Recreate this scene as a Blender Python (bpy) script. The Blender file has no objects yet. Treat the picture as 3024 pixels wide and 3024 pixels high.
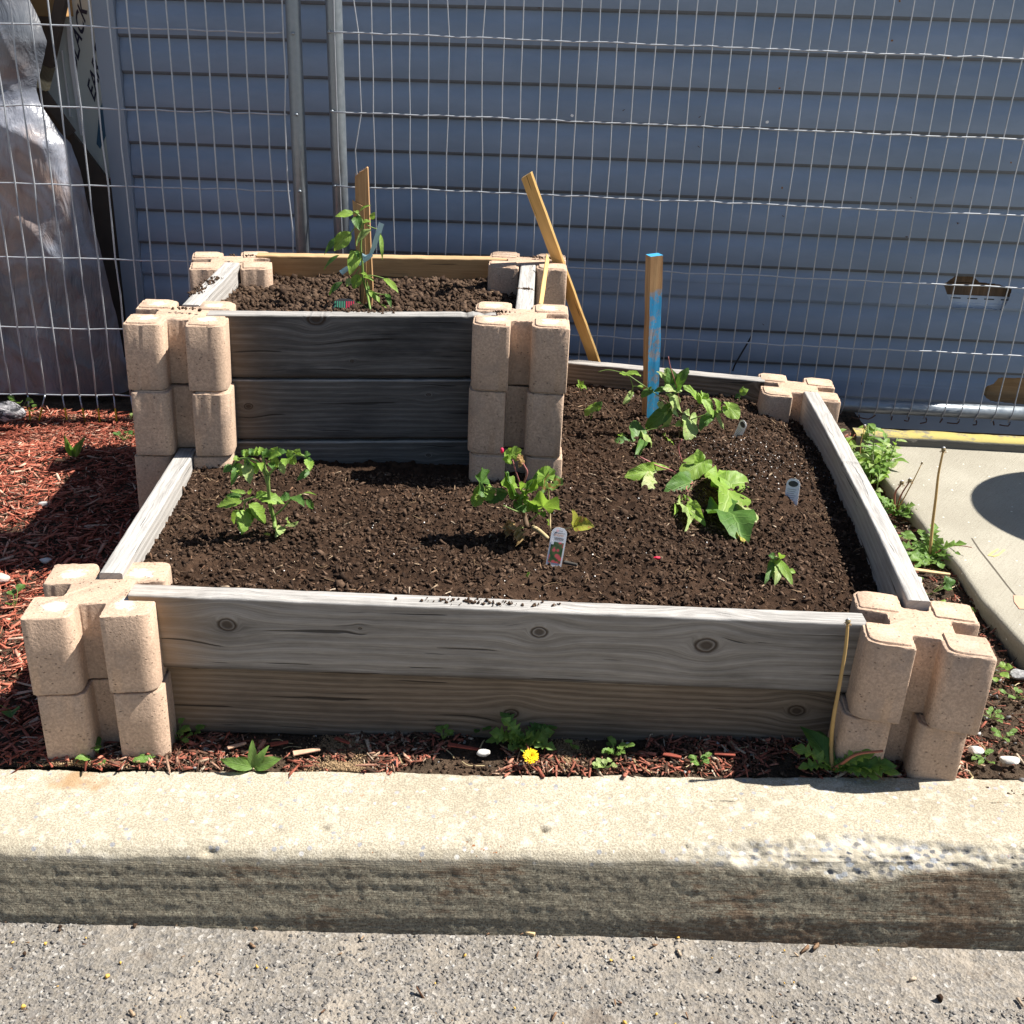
import bpy, bmesh, math, random
import numpy as np
from mathutils import Vector, Matrix
random.seed(11)
RS = np.random.RandomState(7)
S = bpy.context.scene
COL = S.collection
# ------------------------------------------------------------------ camera, light, exposure
CAM_LOC=(0.6877, -1.5953, 1.1646)
CAM_R=(0.999028, 0.027713, 0.03427)
CAM_U=(-0.042674, 0.413856, 0.909342)
CAM_F=(-0.011017, 0.909921, -0.414636)
LENS=39.3916
cd = bpy.data.cameras.new('camera'); cam = bpy.data.objects.new('camera', cd); COL.objects.link(cam)
cd.sensor_width = 36; cd.sensor_fit = 'HORIZONTAL'; cd.lens = LENS; cd.clip_start = .02; cd.clip_end = 400
cam.matrix_world = Matrix(((CAM_R[0], CAM_U[0], -CAM_F[0], CAM_LOC[0]), (CAM_R[1], CAM_U[1], -CAM_F[1], CAM_LOC[1]), (CAM_R[2], CAM_U[2], -CAM_F[2], CAM_LOC[2]), (0, 0, 0, 1)))
S.camera = cam
SUN_AZ, SUN_EL = math.radians(10.0), math.radians(52.5)          # azimuth from +x towards +y
w = bpy.data.worlds.new('World'); S.world = w; w.use_nodes = True
wn = w.node_tree; bg = wn.nodes['Background']
sky = wn.nodes.new('ShaderNodeTexSky'); sky.sky_type = 'NISHITA'; sky.sun_disc = False
sky.sun_elevation = SUN_EL; sky.sun_rotation = math.pi/2 - SUN_AZ
sky.air_density = 1.0; sky.dust_density = .6; sky.ozone_density = 1.4
wn.links.new(sky.outputs[0], bg.inputs[0]); bg.inputs[1].default_value = .05
sl = bpy.data.lights.new('sun', 'SUN'); so = bpy.data.objects.new('sun', sl); COL.objects.link(so)
sl.energy = 5.0; sl.angle = math.radians(.53); sl.color = (1, .955, .87)
sd = Vector((math.cos(SUN_EL)*math.cos(SUN_AZ), math.cos(SUN_EL)*math.sin(SUN_AZ), math.sin(SUN_EL)))
so.rotation_euler = sd.to_track_quat('Z', 'Y').to_euler(); so.location = sd*20
S.view_settings.view_transform = 'Standard'; S.view_settings.look = 'None'
S.view_settings.exposure = 1.12; S.view_settings.gamma = 1; S.view_settings.use_curve_mapping = False
S.cycles.max_bounces = 6; S.cycles.diffuse_bounces = 2

# ------------------------------------------------------------------ helpers
def vn(x, y, seed):
    t = np.random.RandomState(seed).rand(256, 256)
    xi = np.floor(x).astype(int); yi = np.floor(y).astype(int); fx = x-xi; fy = y-yi
    fx = fx*fx*(3-2*fx); fy = fy*fy*(3-2*fy)
    a = t[xi & 255, yi & 255]; b = t[(xi+1) & 255, yi & 255]; c = t[xi & 255, (yi+1) & 255]; d = t[(xi+1) & 255, (yi+1) & 255]
    return (a*(1-fx)+b*fx)*(1-fy)+(c*(1-fx)+d*fx)*fy
def fbm(x, y, f, o=4, seed=1, g=.5):
    r = 0; a = 1; s = 0
    for i in range(o):
        r = r+a*(vn(x*f+17.3*i, y*f+9.1*i, seed+i)-.5); s += a; a *= g; f *= 2.03
    return r/s*2
def npmesh(name, V, F, mats=None, smooth=False):
    V = np.asarray(V, dtype=np.float32); me = bpy.data.meshes.new(name)
    F = np.asarray(F, dtype=np.int32); m, k = F.shape
    me.vertices.add(len(V)); me.vertices.foreach_set('co', V.ravel())
    me.loops.add(m*k); me.loops.foreach_set('vertex_index', F.ravel())
    me.polygons.add(m); me.polygons.foreach_set('loop_start', np.arange(0, m*k, k, dtype=np.int32))
    if smooth: me.polygons.foreach_set('use_smooth', np.ones(m, dtype=bool))
    me.update(calc_edges=True); me.validate()
    if mats: me.materials.append(mats)
    return me
def pymesh(name, V, F, m=None, smooth=False):
    me = bpy.data.meshes.new(name); me.from_pydata([tuple(v) for v in V], [], F)
    if smooth:
        for p in me.polygons: p.use_smooth = True
    if m: me.materials.append(m)
    me.update(); return me
def grid_faces(nu, nv):
    i = np.arange(nu-1)[:, None]*nv+np.arange(nv-1)[None, :]
    return np.stack([i, i+nv, i+nv+1, i+1], -1).reshape(-1, 4)
def link(me, name, parent=None, loc=None, mw=None):
    o = bpy.data.objects.new(name, me); COL.objects.link(o)
    if parent is not None: o.parent = parent
    if loc is not None: o.location = loc
    if mw is not None: o.matrix_local = mw
    return o
def tag(o, label=None, cat=None, group=None, kind=None):
    if label: o['label'] = label
    if cat: o['category'] = cat
    if group: o['group'] = group
    if kind: o['kind'] = kind
    return o
def empty(name, loc=(0, 0, 0), **k):
    o = bpy.data.objects.new(name, None); COL.objects.link(o); o.location = loc; o.empty_display_size = .05
    o.matrix_world = Matrix.Translation(loc)
    return tag(o, **k)
def attach(o, parent):                       # child built in world coordinates
    o.parent = parent; o.matrix_parent_inverse = Matrix.Translation(-Vector(parent.location)); return o
def rbox(sx, sy, sz, r=.002, seg=2):
    bm = bmesh.new(); bmesh.ops.create_cube(bm, size=1)
    bmesh.ops.scale(bm, vec=(sx, sy, sz), verts=bm.verts)
    if r > 0: bmesh.ops.bevel(bm, geom=list(bm.edges), offset=r, segments=seg, affect='EDGES', profile=.6)
    me = bpy.data.meshes.new('box'); bm.to_mesh(me); bm.free(); return me
def tube(pts, r, n=8, smooth_n=4, rads=None, cap=True):
    P = [Vector(p) for p in pts]
    if len(P) == 2: C = [P[0].lerp(P[1], t/3) for t in range(4)]
    else:
        C = []; Q = [P[0]*2-P[1]]+P+[P[-1]*2-P[-2]]
        for i in range(1, len(Q)-2):
            for s in range(smooth_n):
                t = s/smooth_n; a, b, c, d = Q[i-1], Q[i], Q[i+1], Q[i+2]
                C.append(.5*((2*b)+(c-a)*t+(2*a-5*b+4*c-d)*t*t+(3*b-a-3*c+d)*t**3))
        C.append(P[-1])
    V = []; F = []; m = len(C); up = Vector((.13, .31, .94))
    for i, c in enumerate(C):
        d = (C[min(i+1, m-1)]-C[max(i-1, 0)]).normalized()
        a = d.cross(up)
        if a.length < .1: a = d.cross(Vector((1, 0, 0)))
        a.normalize(); b = d.cross(a); up = b.cross(d)*0+up
        rr = r if rads is None else np.interp(i/(m-1), np.linspace(0, 1, len(rads)), rads)
        for k in range(n):
            t = 2*math.pi*k/n; V.append(c+a*math.cos(t)*rr+b*math.sin(t)*rr)
    for i in range(m-1):
        for k in range(n): F.append((i*n+k, i*n+(k+1) % n, (i+1)*n+(k+1) % n, (i+1)*n+k))
    if cap: F.append(tuple(range(n))[::-1]); F.append(tuple((m-1)*n+k for k in range(n)))
    return V, F
def tubemesh(name, pts, r, m, n=8, rads=None, sm=4):
    V, F = tube(pts, r, n, sm, rads); return pymesh(name, V, F, m, True)

# ------------------------------------------------------------------ materials
class MT:
    def __init__(s, name, rough=.8, spec=.3):
        s.m = bpy.data.materials.new(name); s.m.use_nodes = True; s.t = s.m.node_tree
        s.b = s.t.nodes['Principled BSDF']; s.b.inputs['Roughness'].default_value = rough
        s.b.inputs['Specular IOR Level'].default_value = spec
    def n(s, typ, ins=None, out=0, **props):
        nd = s.t.nodes.new('ShaderNode'+typ)
        for k, v in props.items(): setattr(nd, k, v)
        for k, v in (ins or {}).items():
            i = nd.inputs[k]
            if isinstance(v, bpy.types.NodeSocket): s.t.links.new(v, i)
            else: i.default_value = v
        return nd.outputs[out]
    def co(s, kind='Object'): return s.n('TexCoord', out=kind)
    def sc(s, v, k): return s.n('VectorMath', {0: v, 1: k}, operation='MULTIPLY')
    def add(s, v, k): return s.n('VectorMath', {0: v, 1: k}, operation='ADD')
    def noise(s, v, scale, detail=4, rough=.55, dist=0, out=0): return s.n('TexNoise', {'Vector': v, 'Scale': scale, 'Detail': detail, 'Roughness': rough, 'Distortion': dist}, out=out)
    def vor(s, v, scale, out='Distance', feat='F1', rnd=1): return s.n('TexVoronoi', {'Vector': v, 'Scale': scale, 'Randomness': rnd}, out=out, feature=feat)
    def ma(s, op, a, b=0., c=0., clamp=False): return s.n('Math', {0: a, 1: b, 2: c}, operation=op, use_clamp=clamp)
    def mr(s, v, a, b, c=0., d=1., smooth=True): return s.n('MapRange', {0: v, 1: a, 2: b, 3: c, 4: d}, interpolation_type='SMOOTHSTEP' if smooth else 'LINEAR')
    def ramp(s, v, stops):
        nd = s.t.nodes.new('ShaderNodeValToRGB'); s.t.links.new(v, nd.inputs[0]); e = nd.color_ramp.elements
        while len(e) < len(stops): e.new(.5)
        for i, (p, c) in enumerate(stops): e[i].position = p; e[i].color = (*c, 1)
        return nd.outputs[0]
    def mix(s, f, a, b, mode='MIX'):
        nd = s.t.nodes.new('ShaderNodeMix'); nd.data_type = 'RGBA'; nd.blend_type = mode
        for i, v in ((0, f), (6, a), (7, b)):
            if isinstance(v, bpy.types.NodeSocket): s.t.links.new(v, nd.inputs[i])
            elif i: nd.inputs[i].default_value = (*v, 1)
            else: nd.inputs[i].default_value = v
        return nd.outputs[2]
    def sep(s, v): nd = s.t.nodes.new('ShaderNodeSeparateXYZ'); s.t.links.new(v, nd.inputs[0]); return nd.outputs
    def attr(s, name): return s.n('Attribute', out=2, attribute_name=name)
    def col(s, c): s.set('Base Color', c)
    def set(s, k, v):
        if isinstance(v, bpy.types.NodeSocket): s.t.links.new(v, s.b.inputs[k])
        else: s.b.inputs[k].default_value = (*v, 1) if k == 'Base Color' else v
    def bump(s, h, dist=.002, strength=1., prev=None):
        ins = {'Height': h, 'Distance': dist, 'Strength': strength}
        if prev is not None: ins['Normal'] = prev
        o = s.n('Bump', ins); s.t.links.new(o, s.b.inputs['Normal']); return o
def simple(name, c, rough=.7, spec=.3, var=.15, scale=40, bump=0, metal=0):
    M = MT(name, rough, spec); v = M.co(); nz = M.noise(v, scale, 3)
    M.col(M.mix(nz, tuple(x*(1-var) for x in c), tuple(min(1, x*(1+var)) for x in c)))
    if bump: M.bump(nz, bump)
    if metal: M.set('Metallic', metal)
    return M.m

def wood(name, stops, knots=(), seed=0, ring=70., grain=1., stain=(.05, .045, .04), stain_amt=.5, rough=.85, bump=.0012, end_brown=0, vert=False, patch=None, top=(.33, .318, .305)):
    M = MT(name, rough, .25); v = M.co()
    if vert: v = M.n('Mapping', {'Vector': v, 'Rotation': (0, math.pi/2, 0)})
    v = M.add(v, (0, 0, 0)); x, y, z = M.sep(v)
    vs = M.add(v, (seed*3.1, 0, seed*1.7))
    low = M.noise(M.sc(vs, (1.6, 4, 7)), 1.6, 3)
    R = M.ma('ADD', M.ma('ADD', z, M.ma('MULTIPLY', y, .6)), M.ma('MULTIPLY', low, .02))
    core = None
    for (kx, kz, kr) in knots:
        d = M.n('VectorMath', {0: M.n('VectorMath', {0: M.n('VectorMath', {0: v, 1: (kx, 0, kz)}, operation='SUBTRACT'), 1: (.72, .02, 1)}, operation='MULTIPLY')}, operation='LENGTH', out=1)
        d = M.ma('ADD', d, M.ma('MULTIPLY', M.noise(M.sc(v, (1, 1, 1)), 60, 2), .004))
        kr = kr*.62; mk = M.mr(d, kr*.9, kr*1.9, 1., 0.)
        gg = M.ma('POWER', 2.718, M.ma('MULTIPLY', M.ma('MULTIPLY', d, d), -1./(3.4*kr)**2))
        R = M.ma('SUBTRACT', R, M.ma('MULTIPLY', M.ma('MULTIPLY', M.ma('SUBTRACT', z, kz), gg), .93))
        R = M.ma('ADD', R, M.ma('MULTIPLY', M.ma('MULTIPLY', d, mk), .35))
        ck = M.mr(d, kr*.55, kr*.95, 1., 0.); ring_ = M.ma('MULTIPLY', M.mr(d, kr*.8, kr*1.0, 0., 1.), M.mr(d, kr*1.02, kr*1.35, 1., 0.))
        ck = M.ma('MAXIMUM', M.ma('MULTIPLY', ck, .8), M.ma('MULTIPLY', ring_, .9))
        core = ck if core is None else M.ma('MAXIMUM', core, ck)
    rings = M.ma('MULTIPLY_ADD', M.ma('SINE', M.ma('MULTIPLY', R, ring*6.283)), .5, .5)
    rings = M.ma('POWER', rings, 1.6)
    fib = M.noise(M.n('CombineXYZ', {0: M.ma('MULTIPLY', x, 9.), 1: M.ma('MULTIPLY', y, 60.), 2: M.ma('MULTIPLY', R, 420.)}), 1., 5, .75)
    fib2 = M.noise(M.n('CombineXYZ', {0: M.ma('MULTIPLY', x, 1.3), 1: M.ma('MULTIPLY', y, 20.), 2: M.ma('MULTIPLY', R, 70.)}), 1.7, 3, .6)
    t = M.ma('ADD', M.ma('MULTIPLY', rings, .10*grain), M.ma('ADD', M.ma('MULTIPLY', fib, .62), M.ma('ADD', M.ma('MULTIPLY', fib2, .18), M.ma('MULTIPLY', M.noise(M.sc(vs, (3, 8, 8)), 3.2, 5, .7), .22))))
    c = M.ramp(M.mr(t, .3, .95, 0, 1, False), stops)
    blot = M.noise(M.sc(vs, (2.2, 6, 9)), 2.4, 4, .6)
    c = M.mix(M.ma('MULTIPLY', M.mr(blot, .45, .75), stain_amt), c, stain)
    if end_brown:
        e = M.mr(x, 0., .16, 1., 0.); c = M.mix(M.ma('MULTIPLY', e, end_brown), c, (.32, .2, .1))
    if core is not None: c = M.mix(core, c, (.035, .022, .014))
    cracks = M.ma('MULTIPLY', M.mr(M.noise(M.n('CombineXYZ', {0: M.ma('MULTIPLY', x, 2.2), 1: y, 2: M.ma('MULTIPLY', R, 75.)}), 2.1, 2, .4), .665, .70), 1.)
    c = M.mix(M.ma('MULTIPLY', cracks, .8), c, (.02, .016, .013))
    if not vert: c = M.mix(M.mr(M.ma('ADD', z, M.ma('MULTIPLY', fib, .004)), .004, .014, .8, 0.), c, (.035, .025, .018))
    if not vert: c = M.mix(M.ma('MULTIPLY', M.mr(M.ma('ADD', z, M.ma('MULTIPLY', fib, .004)), .1310, .1338), .75), c, M.mix(M.mr(fib, .35, .65), tuple(t*.75 for t in top), tuple(min(1, t*1.4) for t in top)))  # plank tops lightened: bleached wood, with sunlight painted into the colour
    if patch: c = patch(M, v, c)
    M.col(c)
    h = M.ma('SUBTRACT', M.ma('ADD', M.ma('MULTIPLY', fib, .6), M.ma('MULTIPLY', rings, .35)), M.ma('MULTIPLY', cracks, 1.5))
    if core is not None: h = M.ma('SUBTRACT', h, M.ma('MULTIPLY', core, .8))
    M.bump(h, bump, 1.)
    return M.m
GREY = [(0, (.10, .09, .08)), (.35, (.22, .20, .18)), (.65, (.33, .31, .29)), (1, (.46, .44, .42))]
GREYB = [(0, (.05, .037, .027)), (.35, (.135, .104, .078)), (.7, (.235, .19, .15)), (1, (.35, .30, .25))]
DARKG = [(0, (.03, .028, .027)), (.4, (.095, .09, .087)), (.75, (.20, .19, .185)), (1, (.36, .35, .34))]
AMBER = [(0, (.28, .15, .06)), (.5, (.48, .29, .13)), (1, (.66, .45, .24))]
YEL = [(0, (.5, .28, .09)), (.4, (.66, .42, .16)), (1, (.78, .56, .27))]
LATH = [(0, (.22, .11, .05)), (.5, (.42, .25, .12)), (1, (.6, .42, .24))]
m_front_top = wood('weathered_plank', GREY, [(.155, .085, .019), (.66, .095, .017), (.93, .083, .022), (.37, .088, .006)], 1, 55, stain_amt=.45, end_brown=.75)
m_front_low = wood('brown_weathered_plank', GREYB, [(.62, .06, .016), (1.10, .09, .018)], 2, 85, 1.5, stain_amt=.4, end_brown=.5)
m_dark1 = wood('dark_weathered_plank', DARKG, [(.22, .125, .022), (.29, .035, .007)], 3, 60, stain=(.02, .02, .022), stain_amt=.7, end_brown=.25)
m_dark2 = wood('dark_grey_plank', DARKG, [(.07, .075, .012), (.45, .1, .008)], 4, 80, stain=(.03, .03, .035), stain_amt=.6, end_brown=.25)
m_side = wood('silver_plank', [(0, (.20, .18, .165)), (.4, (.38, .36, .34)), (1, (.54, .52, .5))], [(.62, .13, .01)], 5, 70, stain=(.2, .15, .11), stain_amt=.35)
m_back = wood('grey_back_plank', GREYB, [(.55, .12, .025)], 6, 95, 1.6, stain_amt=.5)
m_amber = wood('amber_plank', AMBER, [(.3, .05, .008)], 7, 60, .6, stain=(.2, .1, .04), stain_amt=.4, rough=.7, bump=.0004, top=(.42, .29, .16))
m_lath = wood('pale_lath', YEL, [], 8, 40, .5, stain=(.5, .3, .12), stain_amt=.3, rough=.6, bump=.0003, vert=True)
m_stake = wood('split_stake_wood', LATH, [(-.1, .01, .004)], 9, 70, 1, stain=(.2, .1, .05), stain_amt=.4, rough=.75, bump=.0008, vert=True)
def bluepatch(M, v, c):
    xx, yy, zz = M.sep(M.co())
    nz = M.noise(M.co(), 45, 4, .6); h = M.ma('ADD', zz, M.ma('MULTIPLY', M.ma('SUBTRACT', nz, .5), .03))
    face = M.mr(M.sep(M.n('NewGeometry', out='Normal'))[0], .05, .3)
    band = M.ma('MAXIMUM', M.mr(h, .362, .374, 1., 0.), M.mr(h, .449, .452))
    wear = M.mr(M.noise(M.sc(M.co(), (1.5, 1.5, 1)), 22, 6, .75), .5, .6)
    k = M.ma('MULTIPLY', M.ma('MULTIPLY', face, band), M.ma('SUBTRACT', 1., M.ma('MULTIPLY', wear, .65)))
    top = M.mr(M.sep(M.n('NewGeometry', out='Normal'))[2], .5, .8)
    return M.mix(M.ma('MAXIMUM', k, top), c, (.045, .30, .56))
m_bluestake = wood('painted_stake_wood', LATH, [], 10, 60, 1, stain=(.16, .09, .045), stain_amt=.5, rough=.7, bump=.0008, vert=True, patch=bluepatch)

def concrete_block(name, tint, patches=0):
    M = MT(name, .92, .15); v = M.co('Object')
    rnd = M.n('ObjectInfo', out='Random')
    v2 = M.n('VectorMath', {0: v, 1: M.n('CombineXYZ', {0: M.ma('MULTIPLY', rnd, 9.), 1: M.ma('MULTIPLY', rnd, 5.), 2: 0.})}, operation='ADD')
    big = M.noise(v2, 9, 4, .6); fine = M.noise(v2, 230, 3, .75); mid = M.noise(M.sc(v2, (1, 1, .5)), 60, 4, .7)
    c = M.mix(M.mr(big, .3, .7), tuple(t*.84 for t in tint), tuple(t*1.08 for t in tint))
    c = M.mix(M.mr(fine, .3, .72), M.mix(.75, c, tuple(t*.55 for t in tint), 'MIX'), c)
    pit = M.vor(M.sc(v2, (1, 1, 1.8)), 95); pm = M.ma('MULTIPLY', M.mr(pit, .12, .22, 1., 0.), M.mr(mid, .5, .56))
    c = M.mix(M.ma('MULTIPLY', pm, .7), c, tuple(t*.25 for t in tint))
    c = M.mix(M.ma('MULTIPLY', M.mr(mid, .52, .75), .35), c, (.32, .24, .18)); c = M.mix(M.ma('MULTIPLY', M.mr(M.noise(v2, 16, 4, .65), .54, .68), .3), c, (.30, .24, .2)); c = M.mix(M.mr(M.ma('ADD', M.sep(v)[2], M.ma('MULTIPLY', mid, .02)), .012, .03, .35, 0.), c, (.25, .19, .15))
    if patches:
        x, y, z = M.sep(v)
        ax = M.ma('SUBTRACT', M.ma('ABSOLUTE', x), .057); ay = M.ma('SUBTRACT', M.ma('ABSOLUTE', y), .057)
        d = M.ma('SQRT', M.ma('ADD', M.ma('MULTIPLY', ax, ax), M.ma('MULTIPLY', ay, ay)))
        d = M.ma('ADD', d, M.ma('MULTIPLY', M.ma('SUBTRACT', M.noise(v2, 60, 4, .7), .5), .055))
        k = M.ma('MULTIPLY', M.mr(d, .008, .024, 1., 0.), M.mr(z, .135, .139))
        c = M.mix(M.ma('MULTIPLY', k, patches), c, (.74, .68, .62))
    M.col(c)
    h = M.ma('SUBTRACT', M.ma('ADD', M.ma('MULTIPLY', fine, .7), M.ma('MULTIPLY', mid, .5)), M.ma('MULTIPLY', pm, 1.2))
    M.bump(h, .0016, .9)
    return M.m
TINT = (.58, .415, .305)
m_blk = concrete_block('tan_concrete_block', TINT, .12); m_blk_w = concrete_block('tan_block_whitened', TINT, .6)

def soilmat(name, c1, c2, c3):
    M = MT(name, .95, .12); v = M.co(); a = M.noise(v, 60, 6, .7); b = M.noise(v, 7, 4); g = M.noise(v, 400, 3, .7)
    c = M.mix(M.mr(a, .3, .7), c1, c2); c = M.mix(M.ma('MULTIPLY', M.mr(b, .45, .7), .5), c, c3)
    c = M.mix(M.mr(M.vor(v, 300), .0, .11, .6, 0.), c, (.2, .12, .07))
    M.col(c); M.bump(M.ma('ADD', a, M.ma('MULTIPLY', g, .6)), .006, 1.); return M.m
m_soil = soilmat('dark_potting_soil', (.018, .010, .0065), (.06, .034, .021), (.09, .053, .034))
m_soil2 = soilmat('brown_topsoil', (.04, .024, .015), (.095, .058, .037), (.13, .083, .055))
m_dirt = soilmat('dirty_ground', (.03, .02, .014), (.10, .07, .048), (.14, .085, .055))
def islandmat(name, stops, rough=.85, bump=0, dk=.6):
    M = MT(name, rough, .2); r = M.n('NewGeometry', out='Random Per Island'); v = M.co()
    c = M.ramp(r, stops); nz = M.noise(M.sc(v, (1, 1, 1)), 260, 3, .6)
    c = M.mix(M.mr(nz, .3, .75), M.mix(dk, c, (.02, .012, .008)), c); M.col(c)
    if bump: M.bump(nz, bump)
    return M.m
m_clod = islandmat('soil_crumb', [(0, (.022, .012, .008)), (.4, (.055, .032, .020)), (.75, (.10, .060, .038)), (1, (.17, .108, .073))], .95, .001)
m_clod2 = islandmat('brown_soil_clod', [(0, (.035, .02, .013)), (.5, (.08, .049, .031)), (1, (.15, .097, .065))], .95, .001)
m_fleck = islandmat('wood_fleck', [(0, (.12, .06, .035)), (.4, (.26, .15, .09)), (.8, (.42, .29, .18)), (1, (.62, .5, .38))])
m_perl = simple('perlite', (.75, .72, .68), .9)
m_mulch = islandmat('red_mulch_chip', [(0, (.06, .018, .012)), (.15, (.24, .058, .036)), (.5, (.46, .125, .078)), (.8, (.58, .20, .13)), (.93, (.62, .34, .24)), (1, (.68, .5, .38))], .8, .0006, .3)
m_mulch_old = islandmat('faded_mulch_chip', [(0, (.05, .03, .02)), (.3, (.17, .09, .06)), (.5, (.38, .11, .07)), (.8, (.52, .19, .13)), (.92, (.5, .36, .25)), (1, (.66, .55, .42))], .85, .0006)
m_pebble = islandmat('grey_pebble', [(0, (.12, .12, .12)), (.5, (.3, .29, .28)), (.9, (.5, .5, .5)), (1, (.7, .7, .69))], .7, .0004)

M = MT('cast_kerb_concrete', .95, .1); v = M.co(); fa = M.attr('face'); ch = M.attr('chip')
big = M.noise(v, 3.5, 4); mid = M.noise(v, 38, 4, .65); fine = M.noise(v, 330, 3, .7)
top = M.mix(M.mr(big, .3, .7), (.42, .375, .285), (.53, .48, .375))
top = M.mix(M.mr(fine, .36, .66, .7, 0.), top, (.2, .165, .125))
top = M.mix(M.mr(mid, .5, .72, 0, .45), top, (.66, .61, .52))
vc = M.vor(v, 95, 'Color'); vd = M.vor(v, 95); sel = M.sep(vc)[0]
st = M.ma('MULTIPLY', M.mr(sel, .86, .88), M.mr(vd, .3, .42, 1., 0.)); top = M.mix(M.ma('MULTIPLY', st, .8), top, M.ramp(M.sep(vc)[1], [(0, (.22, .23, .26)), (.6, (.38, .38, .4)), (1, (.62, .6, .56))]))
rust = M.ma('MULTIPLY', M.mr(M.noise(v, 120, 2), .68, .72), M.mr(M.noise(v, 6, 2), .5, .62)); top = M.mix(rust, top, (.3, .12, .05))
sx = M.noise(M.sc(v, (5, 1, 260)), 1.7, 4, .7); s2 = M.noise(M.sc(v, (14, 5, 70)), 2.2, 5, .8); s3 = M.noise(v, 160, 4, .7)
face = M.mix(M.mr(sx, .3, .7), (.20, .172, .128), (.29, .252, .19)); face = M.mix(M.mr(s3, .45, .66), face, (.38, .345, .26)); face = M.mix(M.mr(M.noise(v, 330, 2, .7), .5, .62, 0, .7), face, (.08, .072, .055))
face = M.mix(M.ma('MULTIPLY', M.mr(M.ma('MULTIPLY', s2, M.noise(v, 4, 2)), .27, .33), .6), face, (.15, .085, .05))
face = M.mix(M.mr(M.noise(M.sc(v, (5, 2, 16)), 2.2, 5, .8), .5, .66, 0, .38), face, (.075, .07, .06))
chc = M.mix(M.mr(mid, .35, .65), (.36, .32, .25), (.50, .455, .375)); vj = M.n('VectorMath', {0: M.sc(v, (1, 1.5, 1.5)), 1: M.sc(M.noise(v, 90, 3, out=1), (.012, .012, .012))}, operation='ADD'); vs_ = M.vor(vj, 78, 'Color'); vdd = M.vor(vj, 78)
chc = M.mix(M.ma('MULTIPLY', M.mr(M.sep(vs_)[0], .25, .32), M.mr(vdd, .35, .55, 1., 0.)), chc, M.ramp(M.sep(vs_)[1], [(0, (.08, .085, .10)), (.5, (.2, .21, .24)), (.8, (.38, .40, .43)), (1, (.6, .6, .58))]))
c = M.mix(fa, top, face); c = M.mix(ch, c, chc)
d_ = M.attr('dirt'); c = M.mix(M.ma('MULTIPLY', d_, .8), c, (.33, .2, .1)); M.col(c)
M.bump(M.ma('ADD', M.ma('MULTIPLY', fine, .5), M.ma('ADD', M.ma('MULTIPLY', mid, .35), M.ma('MULTIPLY', M.ma('MULTIPLY', M.ma('ADD', sx, s3), fa), 1.3))), .0026, 1.); m_kerb = M.m

M = MT('worn_asphalt', .92, .2); v = M.co(); big = M.noise(v, 3, 4, .6); fine = M.noise(v, 300, 3, .7)
c = M.mix(M.mr(big, .35, .65), (.235, .21, .18), (.30, .265, .225))
vc = M.vor(v, 170, 'Color'); c = M.mix(M.mr(M.sep(vc)[0], .2, 1., 0, .75), c, M.ramp(M.sep(vc)[1], [(0, (.07, .07, .075)), (.5, (.2, .19, .18)), (.85, (.32, .3, .28)), (1, (.55, .53, .5))]))
c = M.mix(M.mr(fine, .35, .6, .5, 0.), c, (.08, .072, .062)); c = M.mix(M.mr(M.noise(v, 5, 5, .7), .48, .62, 0, .75), c, (.33, .285, .235)); c = M.mix(M.mr(M.noise(v, 13, 5, .7), .58, .7, 0, .6), c, (.15, .12, .095)); M.col(c)
M.bump(M.ma('ADD', M.ma('MULTIPLY', M.vor(v, 170), .8), fine), .003, .9); m_asph = M.m

M = MT('broomed_concrete', .9, .2); v = M.co(); vr = M.n('Mapping', {'Vector': v, 'Rotation': (0, 0, math.radians(-52))})
st_ = M.noise(M.sc(vr, (14, 330, 1)), 1, 3, .6); fine = M.noise(v, 260, 3, .7); big = M.noise(v, 4, 3)
c = M.mix(M.mr(big, .3, .7), (.30, .277, .225), (.37, .345, .285)); c = M.mix(M.mr(st_, .25, .5, .35, 0.), c, (.22, .19, .15)); c = M.mix(M.mr(fine, .3, .55, .4, 0.), c, (.2, .17, .13))
vc = M.vor(v, 80, 'Color'); c = M.mix(M.ma('MULTIPLY', M.mr(M.sep(vc)[0], .93, .95), M.mr(M.vor(v, 80), .15, .22, 1., 0.)), c, (.7, .68, .6)); M.col(c)
M.bump(M.ma('ADD', st_, fine), .0015, .8); m_slab = M.m

M = MT('vinyl_siding', .5, .35); v = M.co(); z = M.sep(v)[2]
nz = M.noise(M.sc(v, (1, 1, 3)), 3, 4, .6); d1 = M.noise(v, 200, 2)
c = M.mix(M.mr(nz, .3, .7), (.19, .25, .345), (.235, .30, .41)); c = M.mix(M.mr(d1, .55, .8, 0, .2), c, (.2, .2, .2))
M.col(c); M.bump(M.noise(M.sc(v, (6, 6, 70)), 1, 3), .0005, .5); m_siding = M.m
m_lip = simple('shaded_siding_edge', (.13, .145, .17), .7)  # lip painted darker than the siding, as shade under each lap
m_trim = simple('vinyl_corner_trim', (.27, .315, .385), .45, .4, .05, 6)
M = MT('galvanised_steel', .42, .5); v = M.co(); nz = M.noise(v, 45, 3, .6); M.col(M.mix(nz, (.17, .20, .23), (.32, .35, .38))); M.set('Metallic', .55); M.set('Roughness', M.mr(nz, .2, .8, .28, .5)); m_steel = M.m
M = MT('galvanised_wire', .45, .5); v = M.co(); nz = M.noise(v, 60, 3, .6); M.col(M.mix(nz, (.32, .34, .37), (.52, .54, .58))); M.set('Metallic', .35); m_wire = M.m
m_yelpaint = simple('yellow_wire_paint', (.75, .42, .02), .5)
m_rustw = simple('rusty_wire', (.09, .05, .035), .8)
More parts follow.
